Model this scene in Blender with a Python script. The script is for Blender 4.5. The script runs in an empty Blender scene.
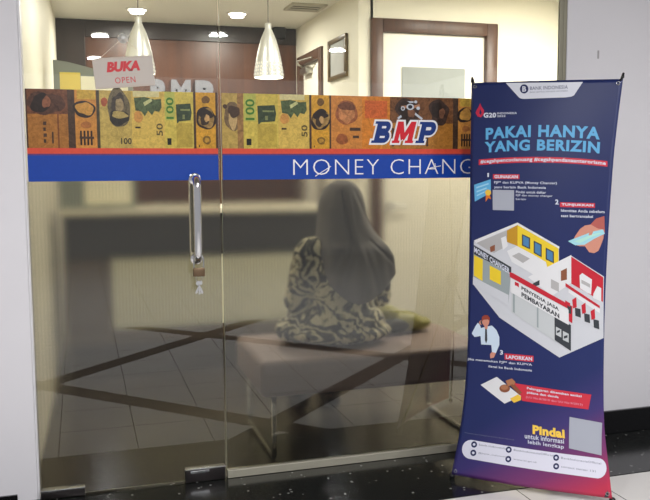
import bpy, bmesh, math, random
from mathutils import Vector, Matrix, noise
random.seed(7)
SC = bpy.context.scene
COL = SC.collection
PI = math.pi

# ------------------------------------------------------------------ colours and materials
def lin(c):
    o = []
    for v in c[:3]:
        v = v / 255.0
        o.append(v / 12.92 if v <= .04045 else ((v + .055) / 1.055) ** 2.4)
    return (*o, 1.0)

class NT:
    def __init__(s, name):
        s.m = bpy.data.materials.new(name); s.m.use_nodes = True
        s.t = s.m.node_tree; s.t.nodes.clear()
        s.out = s.n('ShaderNodeOutputMaterial')
    def n(s, t, **k):
        o = s.t.nodes.new(t)
        for a, v in k.items(): setattr(o, a, v)
        return o
    def l(s, a, b): s.t.links.new(a, b)
    def math(s, op, a, b=None, c=None):
        o = s.n('ShaderNodeMath', operation=op)
        for i, v in enumerate((a, b, c)):
            if v is None: continue
            if isinstance(v, (int, float)): o.inputs[i].default_value = v
            else: s.l(v, o.inputs[i])
        return o.outputs[0]
    def mix(s, f, a, b):
        o = s.n('ShaderNodeMix', data_type='RGBA')
        if isinstance(f, (int, float)): o.inputs[0].default_value = f
        else: s.l(f, o.inputs[0])
        for i, v in ((6, a), (7, b)):
            if isinstance(v, tuple): o.inputs[i].default_value = v
            else: s.l(v, o.inputs[i])
        return o.outputs[2]
    def co(s, kind='Object'):
        return s.n('ShaderNodeTexCoord').outputs[kind]
    def noise(s, co, scale, detail=3, rough=.5, dist=0):
        o = s.n('ShaderNodeTexNoise'); s.l(co, o.inputs['Vector'])
        o.inputs['Scale'].default_value = scale; o.inputs['Detail'].default_value = detail
        o.inputs['Roughness'].default_value = rough; o.inputs['Distortion'].default_value = dist
        return o.outputs['Fac']
    def ramp(s, f, stops, interp='LINEAR'):
        o = s.n('ShaderNodeValToRGB'); s.l(f, o.inputs[0]); cr = o.color_ramp; cr.interpolation = interp
        while len(cr.elements) < len(stops): cr.elements.new(.5)
        for e, (p, c) in zip(cr.elements, stops): e.position = p; e.color = c
        return o.outputs[0]
    def pbsdf(s, col=None, rough=.5, metal=0, spec=.5, **k):
        o = s.n('ShaderNodeBsdfPrincipled')
        if isinstance(col, tuple): o.inputs['Base Color'].default_value = col
        elif col is not None: s.l(col, o.inputs['Base Color'])
        if isinstance(rough, (int, float)): o.inputs['Roughness'].default_value = rough
        else: s.l(rough, o.inputs['Roughness'])
        o.inputs['Metallic'].default_value = metal
        o.inputs['Specular IOR Level'].default_value = spec
        for a, v in k.items(): o.inputs[a.replace('_', ' ')].default_value = v
        return o
    def fin(s, sh):
        s.l(sh.outputs[0], s.out.inputs[0]); return s.m

MATS = {}
def plain(name, rgb, rough=.5, metal=0, spec=.5, var=.05, scale=14, **k):
    """principled material with a faint procedural mottling"""
    if name in MATS: return MATS[name]
    t = NT(name); c = lin(rgb)
    nz = t.noise(t.co(), scale, 4)
    a = tuple(min(1, v * (1 + var)) for v in c[:3]) + (1,); b = tuple(v * (1 - var) for v in c[:3]) + (1,)
    MATS[name] = t.fin(t.pbsdf(t.mix(nz, b, a), rough, metal, spec, **k))
    return MATS[name]
def emit(name, rgb, strength):
    t = NT(name); e = t.n('ShaderNodeEmission'); e.inputs[0].default_value = lin(rgb); e.inputs[1].default_value = strength
    return t.fin(e)

# ------------------------------------------------------------------ objects
def link(name, bm, mats, parent=None, smooth=False, loc=None):
    me = bpy.data.meshes.new(name); bm.to_mesh(me); bm.free()
    for m in (mats if isinstance(mats, (list, tuple)) else [mats]): me.materials.append(m)
    if smooth:
        for p in me.polygons: p.use_smooth = True
        if smooth != 'all' and hasattr(me, 'set_sharp_from_angle'): me.set_sharp_from_angle(angle=math.radians(40))
    o = bpy.data.objects.new(name, me); COL.objects.link(o)
    if parent: o.parent = parent
    if loc: o.location = loc
    return o
def tag(o, label, cat, group=None, kind=None):
    o['label'] = label; o['category'] = cat
    if group: o['group'] = group
    if kind: o['kind'] = kind
    return o
def thing(name, label, cat, loc=(0, 0, 0), rotz=0, group=None, kind=None):
    o = bpy.data.objects.new(name, None); COL.objects.link(o); o.empty_display_size = .1
    o.location = loc; o.rotation_euler = (0, 0, rotz)
    return tag(o, label, cat, group, kind)
def dup(root, loc, rotz=None):
    r = root.copy(); COL.objects.link(r); r.location = loc
    if rotz is not None: r.rotation_euler = (0, 0, rotz)
    for ch in list(root.children):
        c = ch.copy(); COL.objects.link(c); c.parent = r
        for g in ch.children:
            d = g.copy(); COL.objects.link(d); d.parent = c
    return r

# ------------------------------------------------------------------ shapes
def box(bm, x0, y0, z0, x1, y1, z1, bev=0, seg=2, mi=0):
    r = bmesh.ops.create_cube(bm, size=1.0); vs = r['verts']
    for v in vs:
        v.co = Vector(((x0 + x1) / 2 + v.co.x * (x1 - x0), (y0 + y1) / 2 + v.co.y * (y1 - y0), (z0 + z1) / 2 + v.co.z * (z1 - z0)))
    fs = set(f for v in vs for f in v.link_faces)
    for f in fs: f.material_index = mi
    if bev:
        es = list(set(e for v in vs for e in v.link_edges))
        r = bmesh.ops.bevel(bm, geom=es, offset=bev, segments=seg, affect='EDGES', profile=.5)
        for f in r['faces']: f.material_index = mi
    return bm
def B(*a, **k): return box(bmesh.new(), *a, **k)
def quad(bm, pts, mi=0):
    f = bm.faces.new([bm.verts.new(p) for p in pts]); f.material_index = mi; return f
def tube(bm, pts, r, seg=10, closed=False, mi=0, caps=True):
    """round tube along a polyline; r is a number or a list"""
    pts = [Vector(p) for p in pts]; n = len(pts); rs = r if isinstance(r, (list, tuple)) else [r] * n
    rings = []; prev = None
    for i, p in enumerate(pts):
        if closed: d = pts[(i + 1) % n] - pts[i - 1]
        else: d = pts[min(i + 1, n - 1)] - pts[max(i - 1, 0)]
        d.normalize()
        if prev is None:
            a = Vector((0, 0, 1)) if abs(d.z) < .9 else Vector((1, 0, 0)); u = d.cross(a).normalized()
        else: u = (prev - d * prev.dot(d)).normalized()
        prev = u; w = d.cross(u)
        rings.append([bm.verts.new(p + (u * math.cos(2 * PI * k / seg) + w * math.sin(2 * PI * k / seg)) * rs[i]) for k in range(seg)])
    for i in range(n if closed else n - 1):
        A, C = rings[i], rings[(i + 1) % n]
        for k in range(seg):
            f = bm.faces.new((A[k], A[(k + 1) % seg], C[(k + 1) % seg], C[k])); f.material_index = mi
    if not closed and caps:
        bm.faces.new(rings[0][::-1]).material_index = mi; bm.faces.new(rings[-1]).material_index = mi
    return bm
def lathe(bm, prof, seg=32, axis='z', c=(0, 0, 0), mi=0):
    rings = []
    for r, h in prof:
        ring = []
        for k in range(seg):
            a = 2 * PI * k / seg; x, y = r * math.cos(a), r * math.sin(a)
            p = (x, y, h) if axis == 'z' else ((x, h, y) if axis == 'y' else (h, x, y))
            ring.append(bm.verts.new((c[0] + p[0], c[1] + p[1], c[2] + p[2])))
        rings.append(ring)
    for A, C in zip(rings, rings[1:]):
        for k in range(seg):
            f = bm.faces.new((A[k], A[(k + 1) % seg], C[(k + 1) % seg], C[k])); f.material_index = mi
    bm.faces.new(rings[0][::-1]).material_index = mi; bm.faces.new(rings[-1]).material_index = mi
    return bm
def ell(bm, c, r, rot=None, u=20, v=12, mi=0):
    M = Matrix.Translation(c) @ (rot.to_4x4() if rot else Matrix.Identity(4)) @ Matrix.Diagonal((*r, 1))
    rr = bmesh.ops.create_uvsphere(bm, u_segments=u, v_segments=v, radius=1, matrix=M)
    for x in rr['verts']:
        for f in x.link_faces: f.material_index = mi
    return bm
def caps(bm, p0, r0, p1, r1, seg=16):
    """closed tapered capsule"""
    p0, p1 = Vector(p0), Vector(p1); d = (p1 - p0).normalized()
    pts, rs = [], []
    for k in range(6):
        a = PI / 2 * (1 - k / 5); pts.append(p0 - d * r0 * math.sin(a)); rs.append(max(r0 * math.cos(a), 1e-4))
    for k in range(6):
        a = PI / 2 * k / 5; pts.append(p1 + d * r1 * math.sin(a)); rs.append(max(r1 * math.cos(a), 1e-4))
    return tube(bm, pts, rs, seg)
def remesh(name, bm, voxel, mat, parent, smooth_it=4):
    o = link('tmp', bm, mat)
    m = o.modifiers.new('r', 'REMESH'); m.mode = 'VOXEL'; m.voxel_size = voxel
    s = o.modifiers.new('s', 'SMOOTH'); s.iterations = smooth_it; s.factor = .5
    dg = bpy.context.evaluated_depsgraph_get()
    me = bpy.data.meshes.new_from_object(o.evaluated_get(dg), depsgraph=dg)
    bpy.data.objects.remove(o)
    me.name = name
    if not me.materials: me.materials.append(mat)
    for p in me.polygons: p.use_smooth = True
    n = bpy.data.objects.new(name, me); COL.objects.link(n); n.parent = parent
    return n
def text2d(s, bold=0, shear=0, spacing=1.0):
    """built-in font outline, scaled so its bounding box is the unit square; also returns width/height"""
    cu = bpy.data.curves.new('t', 'FONT'); cu.body = s; cu.offset = bold; cu.shear = shear; cu.space_character = spacing
    cu.resolution_u = 3
    o = bpy.data.objects.new('t', cu); COL.objects.link(o)
    dg = bpy.context.evaluated_depsgraph_get(); ev = o.evaluated_get(dg); me = ev.to_mesh()
    vs = [(v.co.x, v.co.y) for v in me.vertices]; fs = [tuple(p.vertices) for p in me.polygons]
    ev.to_mesh_clear(); bpy.data.objects.remove(o); bpy.data.curves.remove(cu)
    x0 = min(v[0] for v in vs); x1 = max(v[0] for v in vs); y0 = min(v[1] for v in vs); y1 = max(v[1] for v in vs)
    return [((x - x0) / (x1 - x0), (y - y0) / (y1 - y0)) for x, y in vs], fs, (x1 - x0) / (y1 - y0)
def flat_text(bm, s, x0, z0, x1, z1, y, mi=0, bold=0, shear=0, spacing=1.0, thick=0, rot=0, axis='xz'):
    """text filling the box x0..x1, z0..z1 in a plane facing -y; thick gives raised letters"""
    vs, fs, _ = text2d(s, bold, shear, spacing)
    def mp(p):
        u, w = p
        if rot: u, w = 1 - w, u            # reads bottom to top
        return (x0 + u * (x1 - x0), z0 + w * (z1 - z0))
    P = [mp(p) for p in vs]
    bv = [bm.verts.new((p[0], y, p[1])) for p in P]; out = []
    for f in fs:
        try:
            g = bm.faces.new([bv[i] for i in f]); g.material_index = mi; out.append(g)
        except ValueError: pass
    if thick:
        r = bmesh.ops.extrude_face_region(bm, geom=out)
        for v in r['geom']:
            if isinstance(v, bmesh.types.BMVert): v.co.y += thick
    return bm
IN_P, OUT_P, WORLD_S, EXPO = 17.5, 36.0, .4, 0.0
PRINT = [
 ['P','header_tab','tab',1,[[14.67,0.51],[20.45,6.48],[21.3,6.94],[22.55,7.12],[38.96,6.79],[41.27,6.55],[42.38,6.06],[45.31,0.88],[31.41,0.81]]],
 ['P','header_tab','navy',2,[[24.16,3.17],[24.11,3.73],[23.89,4.24],[23.52,4.64],[23.05,4.89],[22.51,4.97],[21.96,4.86],[21.45,4.59],[21.03,4.17],[20.75,3.65],[20.64,3.08],[20.69,2.52],[20.92,2.01],[21.28,1.61],[21.76,1.36],[22.3,1.29],[22.84,1.39],[23.35,1.66],[23.76,2.08],[24.04,2.6]]],
 ['T','header_tab','tab',3,'B',[21.61,2.07],[23.16,2.07],[21.73,4.23],0.03,0],
 ['T','header_tab','greytext',2,'BANK INDONESIA',[24.71,2.23],[39.7,2.01],[24.8,3.66],0.02,0],
 ['T','header_tab','greytext',2,'BANK SENTRAL REPUBLIK INDONESIA',[24.83,4.22],[39.87,3.96],[24.87,4.78],0,0],
 ['P','event_emblem','flame',1,[[3.98,8.36],[4.59,9.81],[5.72,11.26],[5.77,12.89],[4.48,14.3],[2.96,13.87],[2.04,12.43],[2.37,11.41],[3.09,11.83],[3.31,9.99]]],
 ['P','event_emblem','navy',2,[[4.08,10.82],[4.78,12.26],[4.36,13.28],[3.64,12.65]]],
 ['T','event_emblem','white',1,'G20',[5.58,12.4],[11.07,12.4],[5.63,14.44],0.04,0],
 ['T','event_emblem','white',1,'INDONESIA',[11.5,12.33],[19.93,12.28],[11.53,13.14],0.02,0],
 ['T','event_emblem','white',1,'2022',[11.55,13.46],[15.16,13.43],[11.58,14.27],0.02,0],
 ['T','headline','sky',1,'PAKAI HANYA',[6.72,18.69],[53.82,18.41],[6.85,23.41],0.04,2.6],
 ['T','headline#2','sky',1,'YANG BERIZIN',[6.34,24.3],[54.25,24.01],[6.45,28.78],0.04,2.4],
 ['P','slogan_ribbon','red',1,[[3.88,31.48],[6.32,31.27],[8.73,31.08],[11.13,30.9],[13.5,30.75],[15.86,30.61],[18.2,30.49],[20.52,30.39],[22.83,30.31],[25.11,30.24],[27.38,30.19],[29.64,30.16],[31.88,30.15],[34.1,30.15],[36.31,30.18],[38.51,30.21],[40.69,30.27],[42.86,30.34],[45.02,30.42],[47.17,30.53],[49.3,30.65],[51.43,30.79],[53.54,30.94],[55.65,31.11],[57.74,31.3],[57.91,33.44],[55.81,33.26],[53.7,33.09],[51.58,32.94],[49.45,32.81],[47.31,32.69],[45.16,32.6],[43.0,32.51],[40.82,32.45],[38.64,32.4],[36.44,32.37],[34.22,32.35],[31.99,32.36],[29.75,32.38],[27.49,32.41],[25.21,32.47],[22.92,32.54],[20.61,32.63],[18.28,32.73],[15.94,32.86],[13.57,33.0],[11.19,33.16],[8.79,33.35],[6.37,33.55],[3.93,33.77]]],
 ['T','slogan_ribbon','white',2,'#cegahpencucianuang #cegahpendanaanterorisme',[4.66,31.64],[57.17,31.39],[4.7,33.51],0.03,2.9],
 ['T','check_step','white',1,'1',[7.91,36.89],[8.63,36.87],[7.95,38.51],0.02,0],
 ['P','check_step','red',1,[[10.45,37.33],[22.1,37.17],[22.18,39.08],[10.5,39.27]]],
 ['T','check_step','white',2,'GUNAKAN',[11.09,37.64],[21.51,37.5],[11.12,38.98],0.04,0],
 ['T','check_step','white',1,'PJP* dan KUPVA (Money Changer)',[11.06,40.07],[38.12,39.76],[11.09,41.36],0.02,0],
 ['T','check_step','white',1,'yang berizin Bank Indonesia',[11.11,42.0],[33.63,41.69],[11.14,43.29],0.02,0],
 ['P','check_step','panel',1,[[10.47,43.63],[20.06,43.56],[20.23,51.7],[10.7,51.78]]],
 ['T','check_step','white',1,'Pindai untuk daftar',[20.85,43.7],[33.72,43.58],[20.89,44.73],0.02,0],
 ['T','check_step','white',1,'PJP dan money changer',[20.9,45.17],[36.55,44.98],[20.94,46.17],0.01,0],
 ['T','check_step','white',1,'berizin',[20.95,46.65],[25.31,46.6],[20.98,47.44],0.01,0],
 ['P','licence_card','cardblue',1,[[1.94,41.79],[9.51,39.41],[9.72,44.86],[2.32,48.63]]],
 ['P','licence_card','cardlight',2,[[2.98,42.66],[8.54,40.93],[8.65,41.49],[3.03,43.32]]],
 ['P','licence_card','cardlight',2,[[3.09,44.29],[7.67,42.73],[7.77,43.29],[3.15,44.94]]],
 ['P','licence_card','cardlight',2,[[3.21,45.92],[6.79,44.37],[6.84,44.85],[3.27,46.49]]],
 ['P','licence_card','orange',2,[[7.45,45.4],[9.1,45.36],[9.87,47.52],[8.58,46.99],[7.33,48.65]]],
 ['P','licence_card','gold',3,[[9.81,44.78],[9.75,45.16],[9.57,45.5],[9.27,45.77],[8.89,45.96],[8.47,46.03],[8.05,45.98],[7.66,45.82],[7.35,45.55],[7.15,45.22],[7.07,44.85],[7.13,44.47],[7.32,44.13],[7.62,43.85],[8.0,43.67],[8.42,43.6],[8.84,43.65],[9.23,43.81],[9.54,44.07],[9.74,44.41]]],
 ['T','show_step','white',1,'2',[37.72,46.66],[39.13,46.69],[37.81,48.62],0.03,0],
 ['P','show_step','red',1,[[39.76,47.69],[53.98,47.54],[54.1,49.38],[39.86,49.56]]],
 ['T','show_step','white',2,'TUNJUKKAN',[40.44,48.05],[53.37,47.95],[40.5,49.22],0.04,0],
 ['T','show_step','white',1,'Identitas Anda sebelum',[40.31,50.32],[57.97,50.14],[40.36,51.41],0.02,0],
 ['T','show_step','white',1,'saat bertransaksi',[40.41,52.35],[53.47,52.18],[40.46,53.44],0.02,0],
 ['P','hand_illustration','skinred',1,[[54.78,53.41],[58.02,52.29],[58.61,58.9],[54.34,58.58],[52.34,56.19]]],
 ['P','hand_illustration','skin',2,[[52.78,55.81],[55.65,57.19],[58.35,57.5],[58.17,60.87],[57.22,63.76],[56.4,65.76],[54.77,66.74],[52.69,66.5],[50.89,64.28],[48.81,64.4],[46.7,63.97],[45.68,62.59],[46.9,60.2],[48.66,57.61],[50.47,56.28]]],
 ['P','hand_illustration','cardcyan',3,[[43.78,62.69],[53.22,58.64],[57.79,57.44],[58.62,59.08],[54.48,61.24],[50.67,63.76],[46.9,64.14]]],
 ['P','hand_illustration','mint',4,[[46.07,62.75],[53.28,59.7],[56.75,58.64],[57.15,59.15],[53.06,60.78],[48.94,63.14]]],
 ['P','hand_illustration','skin',4,[[52.46,58.32],[53.96,58.42],[53.3,60.06],[52.17,59.94]]],
 ['P','shop_illustration','floorlight',1,[[2.22,64.86],[22.17,56.96],[40.16,65.55],[40.39,71.0],[45.3,68.18],[59.15,75.44],[59.78,98.99],[41.63,108.07],[14.82,94.65],[2.06,82.12]]],
 ['P','shop_illustration','wallwhite',2,[[2.21,64.46],[21.98,56.41],[40.31,65.0],[40.34,65.77],[22.01,57.36],[3.36,65.42]]],
 ['P','shop_illustration','wallgrey',2,[[3.36,65.42],[17.35,59.71],[17.53,65.94],[11.67,69.04],[8.39,67.84]]],
 ['P','shop_illustration','ochre',2,[[17.35,59.71],[22.01,57.36],[22.27,65.7],[17.48,64.34]]],
 ['P','shop_illustration','yellow',2,[[22.01,57.36],[40.01,65.79],[40.22,71.01],[34.52,73.7],[22.36,68.47]]],
 ['P','shop_illustration','dark',3,[[24.07,60.85],[27.71,62.18],[27.86,66.76],[24.22,65.44]]],
 ['P','shop_illustration','winblue',4,[[24.59,61.43],[27.22,62.51],[27.34,66.18],[24.71,65.11]]],
 ['P','shop_illustration','dark',3,[[29.31,63.21],[32.81,64.61],[33.0,69.63],[29.48,68.09]]],
 ['P','shop_illustration','winblue',4,[[29.82,63.84],[32.35,64.97],[32.49,68.99],[29.95,67.74]]],
 ['P','shop_illustration','dark',3,[[34.57,65.69],[38.12,67.15],[38.29,71.67],[34.74,70.31]]],
 ['P','shop_illustration','winblue',4,[[35.08,66.29],[37.64,67.47],[37.78,71.09],[35.22,69.98]]],
 ['P','shop_illustration','wallwhite',3,[[17.58,67.93],[22.01,65.71],[29.59,68.87],[34.87,71.32],[35.83,74.4],[30.74,77.07],[19.96,72.19]]],
 ['P','shop_illustration','wallgrey',4,[[19.89,69.8],[22.97,68.28],[27.9,70.39],[24.87,72.3]]],
 ['P','shop_illustration','wallwhite',4,[[14.72,62.87],[16.97,61.97],[17.98,65.91],[15.76,67.63]]],
 ['P','shop_illustration','wood',3,[[9.76,66.72],[12.05,65.65],[12.1,68.05],[10.09,68.88]]],
 ['P','shop_illustration','dark',3,[[2.24,66.28],[19.74,74.27],[19.81,76.81],[2.31,69.93]]],
 ['T','shop_illustration','white',4,'MONEY CHANGER',[2.44,66.92],[18.94,74.75],[2.48,69.19],0.03,0],
 ['P','shop_illustration','glassgrey',3,[[2.21,69.94],[19.63,76.82],[18.78,89.21],[2.24,81.86]]],
 ['P','shop_illustration','yellow',4,[[2.41,70.33],[6.6,71.97],[6.6,80.61],[2.47,78.68]]],
 ['P','shop_illustration','yellow',4,[[9.83,74.13],[15.06,76.14],[15.2,81.65],[9.96,79.75]]],
 ['P','shop_illustration','floorlight',4,[[2.09,79.03],[7.27,81.13],[18.77,85.39],[18.8,89.76],[2.06,82.28]]],
 ['P','shop_illustration','wallwhite',3,[[27.25,77.69],[45.41,67.98],[45.46,69.14],[45.86,78.82],[37.89,84.43]]],
 ['P','shop_illustration','wallgrey',4,[[37.24,77.83],[40.69,79.17],[40.81,82.67],[37.36,81.34]]],
 ['P','shop_illustration','wood',4,[[41.36,74.45],[43.83,73.13],[44.01,77.63],[41.51,78.33]]],
 ['P','shop_illustration','dark',4,[[29.52,80.06],[32.35,78.54],[32.41,80.5],[29.56,81.48]]],
 ['P','shop_illustration','shopred',3,[[45.44,68.6],[58.92,75.8],[59.16,85.23],[45.86,79.06]]],
 ['P','shop_illustration','wallwhite',4,[[50.29,74.69],[54.35,76.92],[54.21,82.69],[52.29,82.03],[49.58,80.61],[49.19,75.65]]],
 ['P','shop_illustration','wallgrey',5,[[50.01,77.2],[53.68,78.74],[53.73,80.15],[50.07,78.62]]],
 ['P','shop_illustration','wallwhite',4,[[56.61,79.25],[58.24,80.02],[58.44,85.05],[55.01,83.96],[55.14,82.36],[56.72,81.9]]],
 ['P','shop_illustration','floorlight',4,[[45.9,79.98],[57.97,86.08],[59.47,95.95],[47.86,93.02],[42.18,85.68]]],
 ['P','shop_illustration','shopred',5,[[43.46,78.97],[57.93,86.76],[57.97,87.82],[43.51,80.31]]],
 ['P','shop_illustration','wallwhite',5,[[44.8,81.12],[57.97,87.91],[58.03,89.59],[44.85,82.54]]],
 ['P','shop_illustration','shopred',6,[[46.48,85.29],[48.17,84.1],[48.49,87.99],[46.97,88.64]]],
 ['P','shop_illustration','dark',6,[[47.73,88.23],[50.04,88.59],[50.33,91.95],[48.01,91.41]]],
 ['P','shop_illustration','shopred',6,[[50.38,87.14],[52.05,85.95],[52.37,89.84],[50.86,90.48]]],
 ['P','shop_illustration','dark',6,[[51.61,90.07],[53.9,90.43],[54.18,93.78],[51.89,93.25]]],
 ['P','shop_illustration','shopred',6,[[54.24,89.16],[55.91,87.97],[56.21,91.85],[54.72,92.49]]],
 ['P','shop_illustration','dark',6,[[55.46,92.08],[57.73,92.44],[58.0,95.77],[55.73,95.25]]],
 ['P','shop_illustration','shopred',6,[[43.59,85.67],[45.76,86.77],[45.6,88.03],[43.66,87.64]]],
 ['P','shop_illustration','dark',6,[[44.43,87.58],[46.18,87.81],[46.26,90.83],[45.1,90.57]]],
 ['P','shop_illustration','glasslight',4,[[20.05,82.12],[39.8,91.31],[40.02,102.19],[20.31,92.03]]],
 ['P','shop_illustration','glassgrey',5,[[31.49,87.63],[32.2,87.97],[32.42,97.36],[31.71,97.03]]],
 ['P','shop_illustration','glassgrey',5,[[20.7,82.87],[21.61,83.21],[21.85,92.3],[20.94,91.98]]],
 ['P','shop_illustration','shopred',5,[[18.99,76.3],[20.53,76.53],[46.71,87.84],[46.8,94.42],[45.35,93.6],[45.15,88.96],[19.22,78.2]]],
 ['P','shop_illustration','wallwhite',6,[[19.5,78.42],[45.15,89.12],[45.3,95.15],[19.65,84.13]]],
 ['P','shop_illustration','shopred',7,[[21.52,79.88],[23.33,80.47],[23.38,82.13],[22.46,81.48],[21.56,81.38]]],
 ['T','shop_illustration','dark',7,'PENYEDIA JASA',[24.52,81.42],[41.0,88.73],[24.57,83.16],0.04,0],
 ['T','shop_illustration','dark',7,'PEMBAYARAN',[24.59,83.71],[41.24,91.12],[24.64,85.53],0.04,0],
 ['P','shop_illustration','dark',5,[[39.22,92.37],[46.23,95.08],[46.42,105.13],[39.49,101.46]]],
 ['P','shop_illustration','glasslight',6,[[39.9,96.21],[42.22,97.11],[42.28,100.21],[39.96,99.31]]],
 ['P','shop_illustration','glasslight',6,[[42.91,97.6],[45.37,98.56],[45.44,101.96],[42.97,101.08]]],
 ['P','shop_illustration','dark',7,[[40.36,97.88],[41.63,97.23],[41.64,98.17],[40.38,98.66]]],
 ['P','shop_illustration','dark',7,[[43.37,99.58],[44.88,99.06],[44.9,100.07],[43.39,100.58]]],
 ['P','caller_illustration','shirt',1,[[6.24,99.57],[8.12,99.0],[11.4,98.13],[13.53,99.74],[14.93,102.41],[15.0,105.59],[13.53,108.92],[11.66,108.7],[11.29,105.94],[6.49,106.14],[6.12,102.8],[3.26,103.45],[1.89,102.12],[3.65,98.98],[4.77,97.52],[5.74,98.4],[4.74,100.74],[5.98,100.8]]],
 ['P','caller_illustration','skin',2,[[10.15,96.67],[10.08,97.24],[9.86,97.78],[9.5,98.21],[9.05,98.51],[8.54,98.65],[8.03,98.6],[7.57,98.38],[7.19,98.0],[6.95,97.51],[6.86,96.94],[6.93,96.36],[7.15,95.83],[7.51,95.39],[7.97,95.09],[8.48,94.96],[8.99,95.01],[9.45,95.23],[9.82,95.61],[10.06,96.11]]],
 ['P','caller_illustration','skin',2,[[7.64,98.24],[9.52,98.08],[9.27,99.71],[8.34,100.19]]],
 ['P','caller_illustration','hair',3,[[6.47,96.73],[6.63,95.11],[7.85,94.21],[9.45,94.16],[10.41,95.21],[10.34,96.41],[9.48,95.84],[7.6,96.08]]],
 ['P','caller_illustration','skin',3,[[7.05,97.33],[6.9,97.86],[6.48,98.22],[5.95,98.26],[5.52,97.98],[5.34,97.47],[5.5,96.94],[5.92,96.58],[6.45,96.54],[6.88,96.82]]],
 ['P','caller_illustration','dark',4,[[5.91,96.94],[6.66,96.56],[6.87,97.9],[6.31,98.11]]],
 ['P','caller_illustration','dark',3,[[8.23,99.8],[9.08,99.73],[9.37,104.11],[8.84,105.52],[8.24,104.21]]],
 ['P','caller_illustration','skin',2,[[11.66,108.7],[13.53,108.92],[12.68,110.84],[11.02,111.32],[10.76,109.59]]],
 ['T','report_step','white',1,'3',[15.34,107.55],[16.72,107.5],[15.4,109.38],0.03,0],
 ['P','report_step','red',1,[[17.49,108.62],[30.47,108.43],[30.54,110.85],[17.58,111.08]]],
 ['T','report_step','white',2,'LAPORKAN',[18.15,109.19],[29.87,108.95],[18.2,110.7],0.04,0],
 ['T','report_step','white',1,'Jika menemukan PJP* dan KUPVA',[0.22,112.08],[29.86,111.47],[0.29,113.29],0.02,0],
 ['T','report_step','white',1,'ilegal ke Bank Indonesia',[10.32,114.04],[29.93,113.73],[10.39,115.24],0.02,0],
 ['P','gavel_illustration','wallwhite',1,[[7.16,122.35],[14.38,118.34],[25.6,124.73],[18.61,128.55]]],
 ['P','gavel_illustration','wood',3,[[20.52,120.94],[22.27,120.2],[25.97,123.35],[24.7,124.28]]],
 ['P','gavel_illustration','gold',2,[[20.85,126.3],[24.26,124.25],[25.61,124.89],[25.68,126.3],[22.71,127.75]]],
 ['P','gavel_illustration','wood',2,[[20.69,122.27],[20.6,122.77],[20.29,123.25],[19.78,123.66],[19.13,123.95],[18.39,124.12],[17.64,124.12],[16.95,123.98],[16.39,123.69],[16.02,123.28],[15.86,122.81],[15.95,122.3],[16.26,121.82],[16.78,121.41],[17.44,121.12],[18.18,120.96],[18.94,120.95],[19.62,121.1],[20.18,121.39],[20.54,121.8]]],
 ['P','gavel_illustration','woodlight',3,[[19.78,121.97],[19.72,122.27],[19.5,122.56],[19.16,122.81],[18.72,123.0],[18.23,123.1],[17.73,123.11],[17.27,123.02],[16.9,122.85],[16.65,122.62],[16.55,122.33],[16.61,122.03],[16.83,121.74],[17.17,121.49],[17.61,121.3],[18.11,121.2],[18.61,121.19],[19.07,121.28],[19.44,121.45],[19.68,121.69]]],
 ['P','gavel_illustration','woodlight',3,[[18.45,119.42],[21.27,118.24],[22.94,119.49],[22.3,120.75],[19.65,121.43]]],
 ['P','penalty_box','red',1,[[22.25,119.96],[55.06,121.15],[53.82,126.95],[26.13,126.57],[25.6,124.73]]],
 ['T','penalty_box','white',2,'Pelanggaran dikenakan sanksi',[28.03,120.84],[51.07,121.69],[28.09,122.02],0.03,0],
 ['T','penalty_box','white',2,'pidana dan denda',[28.11,122.49],[41.59,122.95],[28.16,123.66],0.03,0],
 ['T','penalty_box','pinktext',2,'(UU No.8/2010 dan UU No.9/2013)',[27.76,124.41],[51.49,124.96],[27.81,125.43],0.01,0],
 ['T','scan_caption','yellowtext',1,'Pindai',[31.04,135.42],[44.12,135.6],[31.11,139.01],0.05,0],
 ['T','scan_note','white',1,'untuk informasi',[27.88,139.1],[43.68,139.27],[27.95,141.06],0.02,0],
 ['T','scan_note#2','white',1,'lebih lengkap',[29.27,141.51],[43.57,141.74],[29.33,143.38],0.02,0],
 ['P','code_panel','panel',1,[[46.21,130.6],[59.21,131.52],[57.85,144.01],[45.55,142.73]]],
 ['T','footnote','greytext',1,'*Penyedia Jasa Pembayaran berizin Bank Indonesia',[2.09,142.09],[23.52,141.96],[2.2,142.73],0,0],
 ['P','contact_pill','pill',1,[[6.8,152.52],[5.63,152.52],[4.5,152.15],[3.52,151.43],[2.78,150.45],[2.36,149.29],[2.32,148.08],[2.65,146.92],[3.34,145.94],[4.32,145.24],[5.48,144.87],[56.38,145.17],[57.36,145.24],[58.2,145.68],[58.82,146.46],[59.15,147.49],[59.18,148.67],[58.9,149.9],[58.35,151.04],[57.58,151.99],[56.66,152.65],[55.68,152.97]]],
 ['P','contact_pill','navy',2,[[8.4,146.31],[8.36,146.88],[8.08,147.37],[7.62,147.7],[7.06,147.78],[6.51,147.62],[6.09,147.23],[5.87,146.69],[5.9,146.12],[6.18,145.62],[6.65,145.3],[7.22,145.21],[7.77,145.38],[8.19,145.77]]],
 ['P','contact_pill','pill',3,[[7.72,146.41],[7.61,146.83],[7.23,147.06],[6.78,146.96],[6.54,146.59],[6.65,146.17],[7.04,145.94],[7.49,146.04]]],
 ['T','contact_pill','greytext',2,'bank.indonesia',[9.18,145.82],[20.39,145.72],[9.3,146.62],0,0],
 ['P','contact_pill','navy',2,[[8.6,149.7],[8.56,150.27],[8.3,150.77],[7.84,151.09],[7.29,151.18],[6.76,151.01],[6.34,150.63],[6.12,150.09],[6.14,149.52],[6.41,149.02],[6.87,148.7],[7.43,148.61],[7.97,148.78],[8.38,149.17]]],
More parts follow.
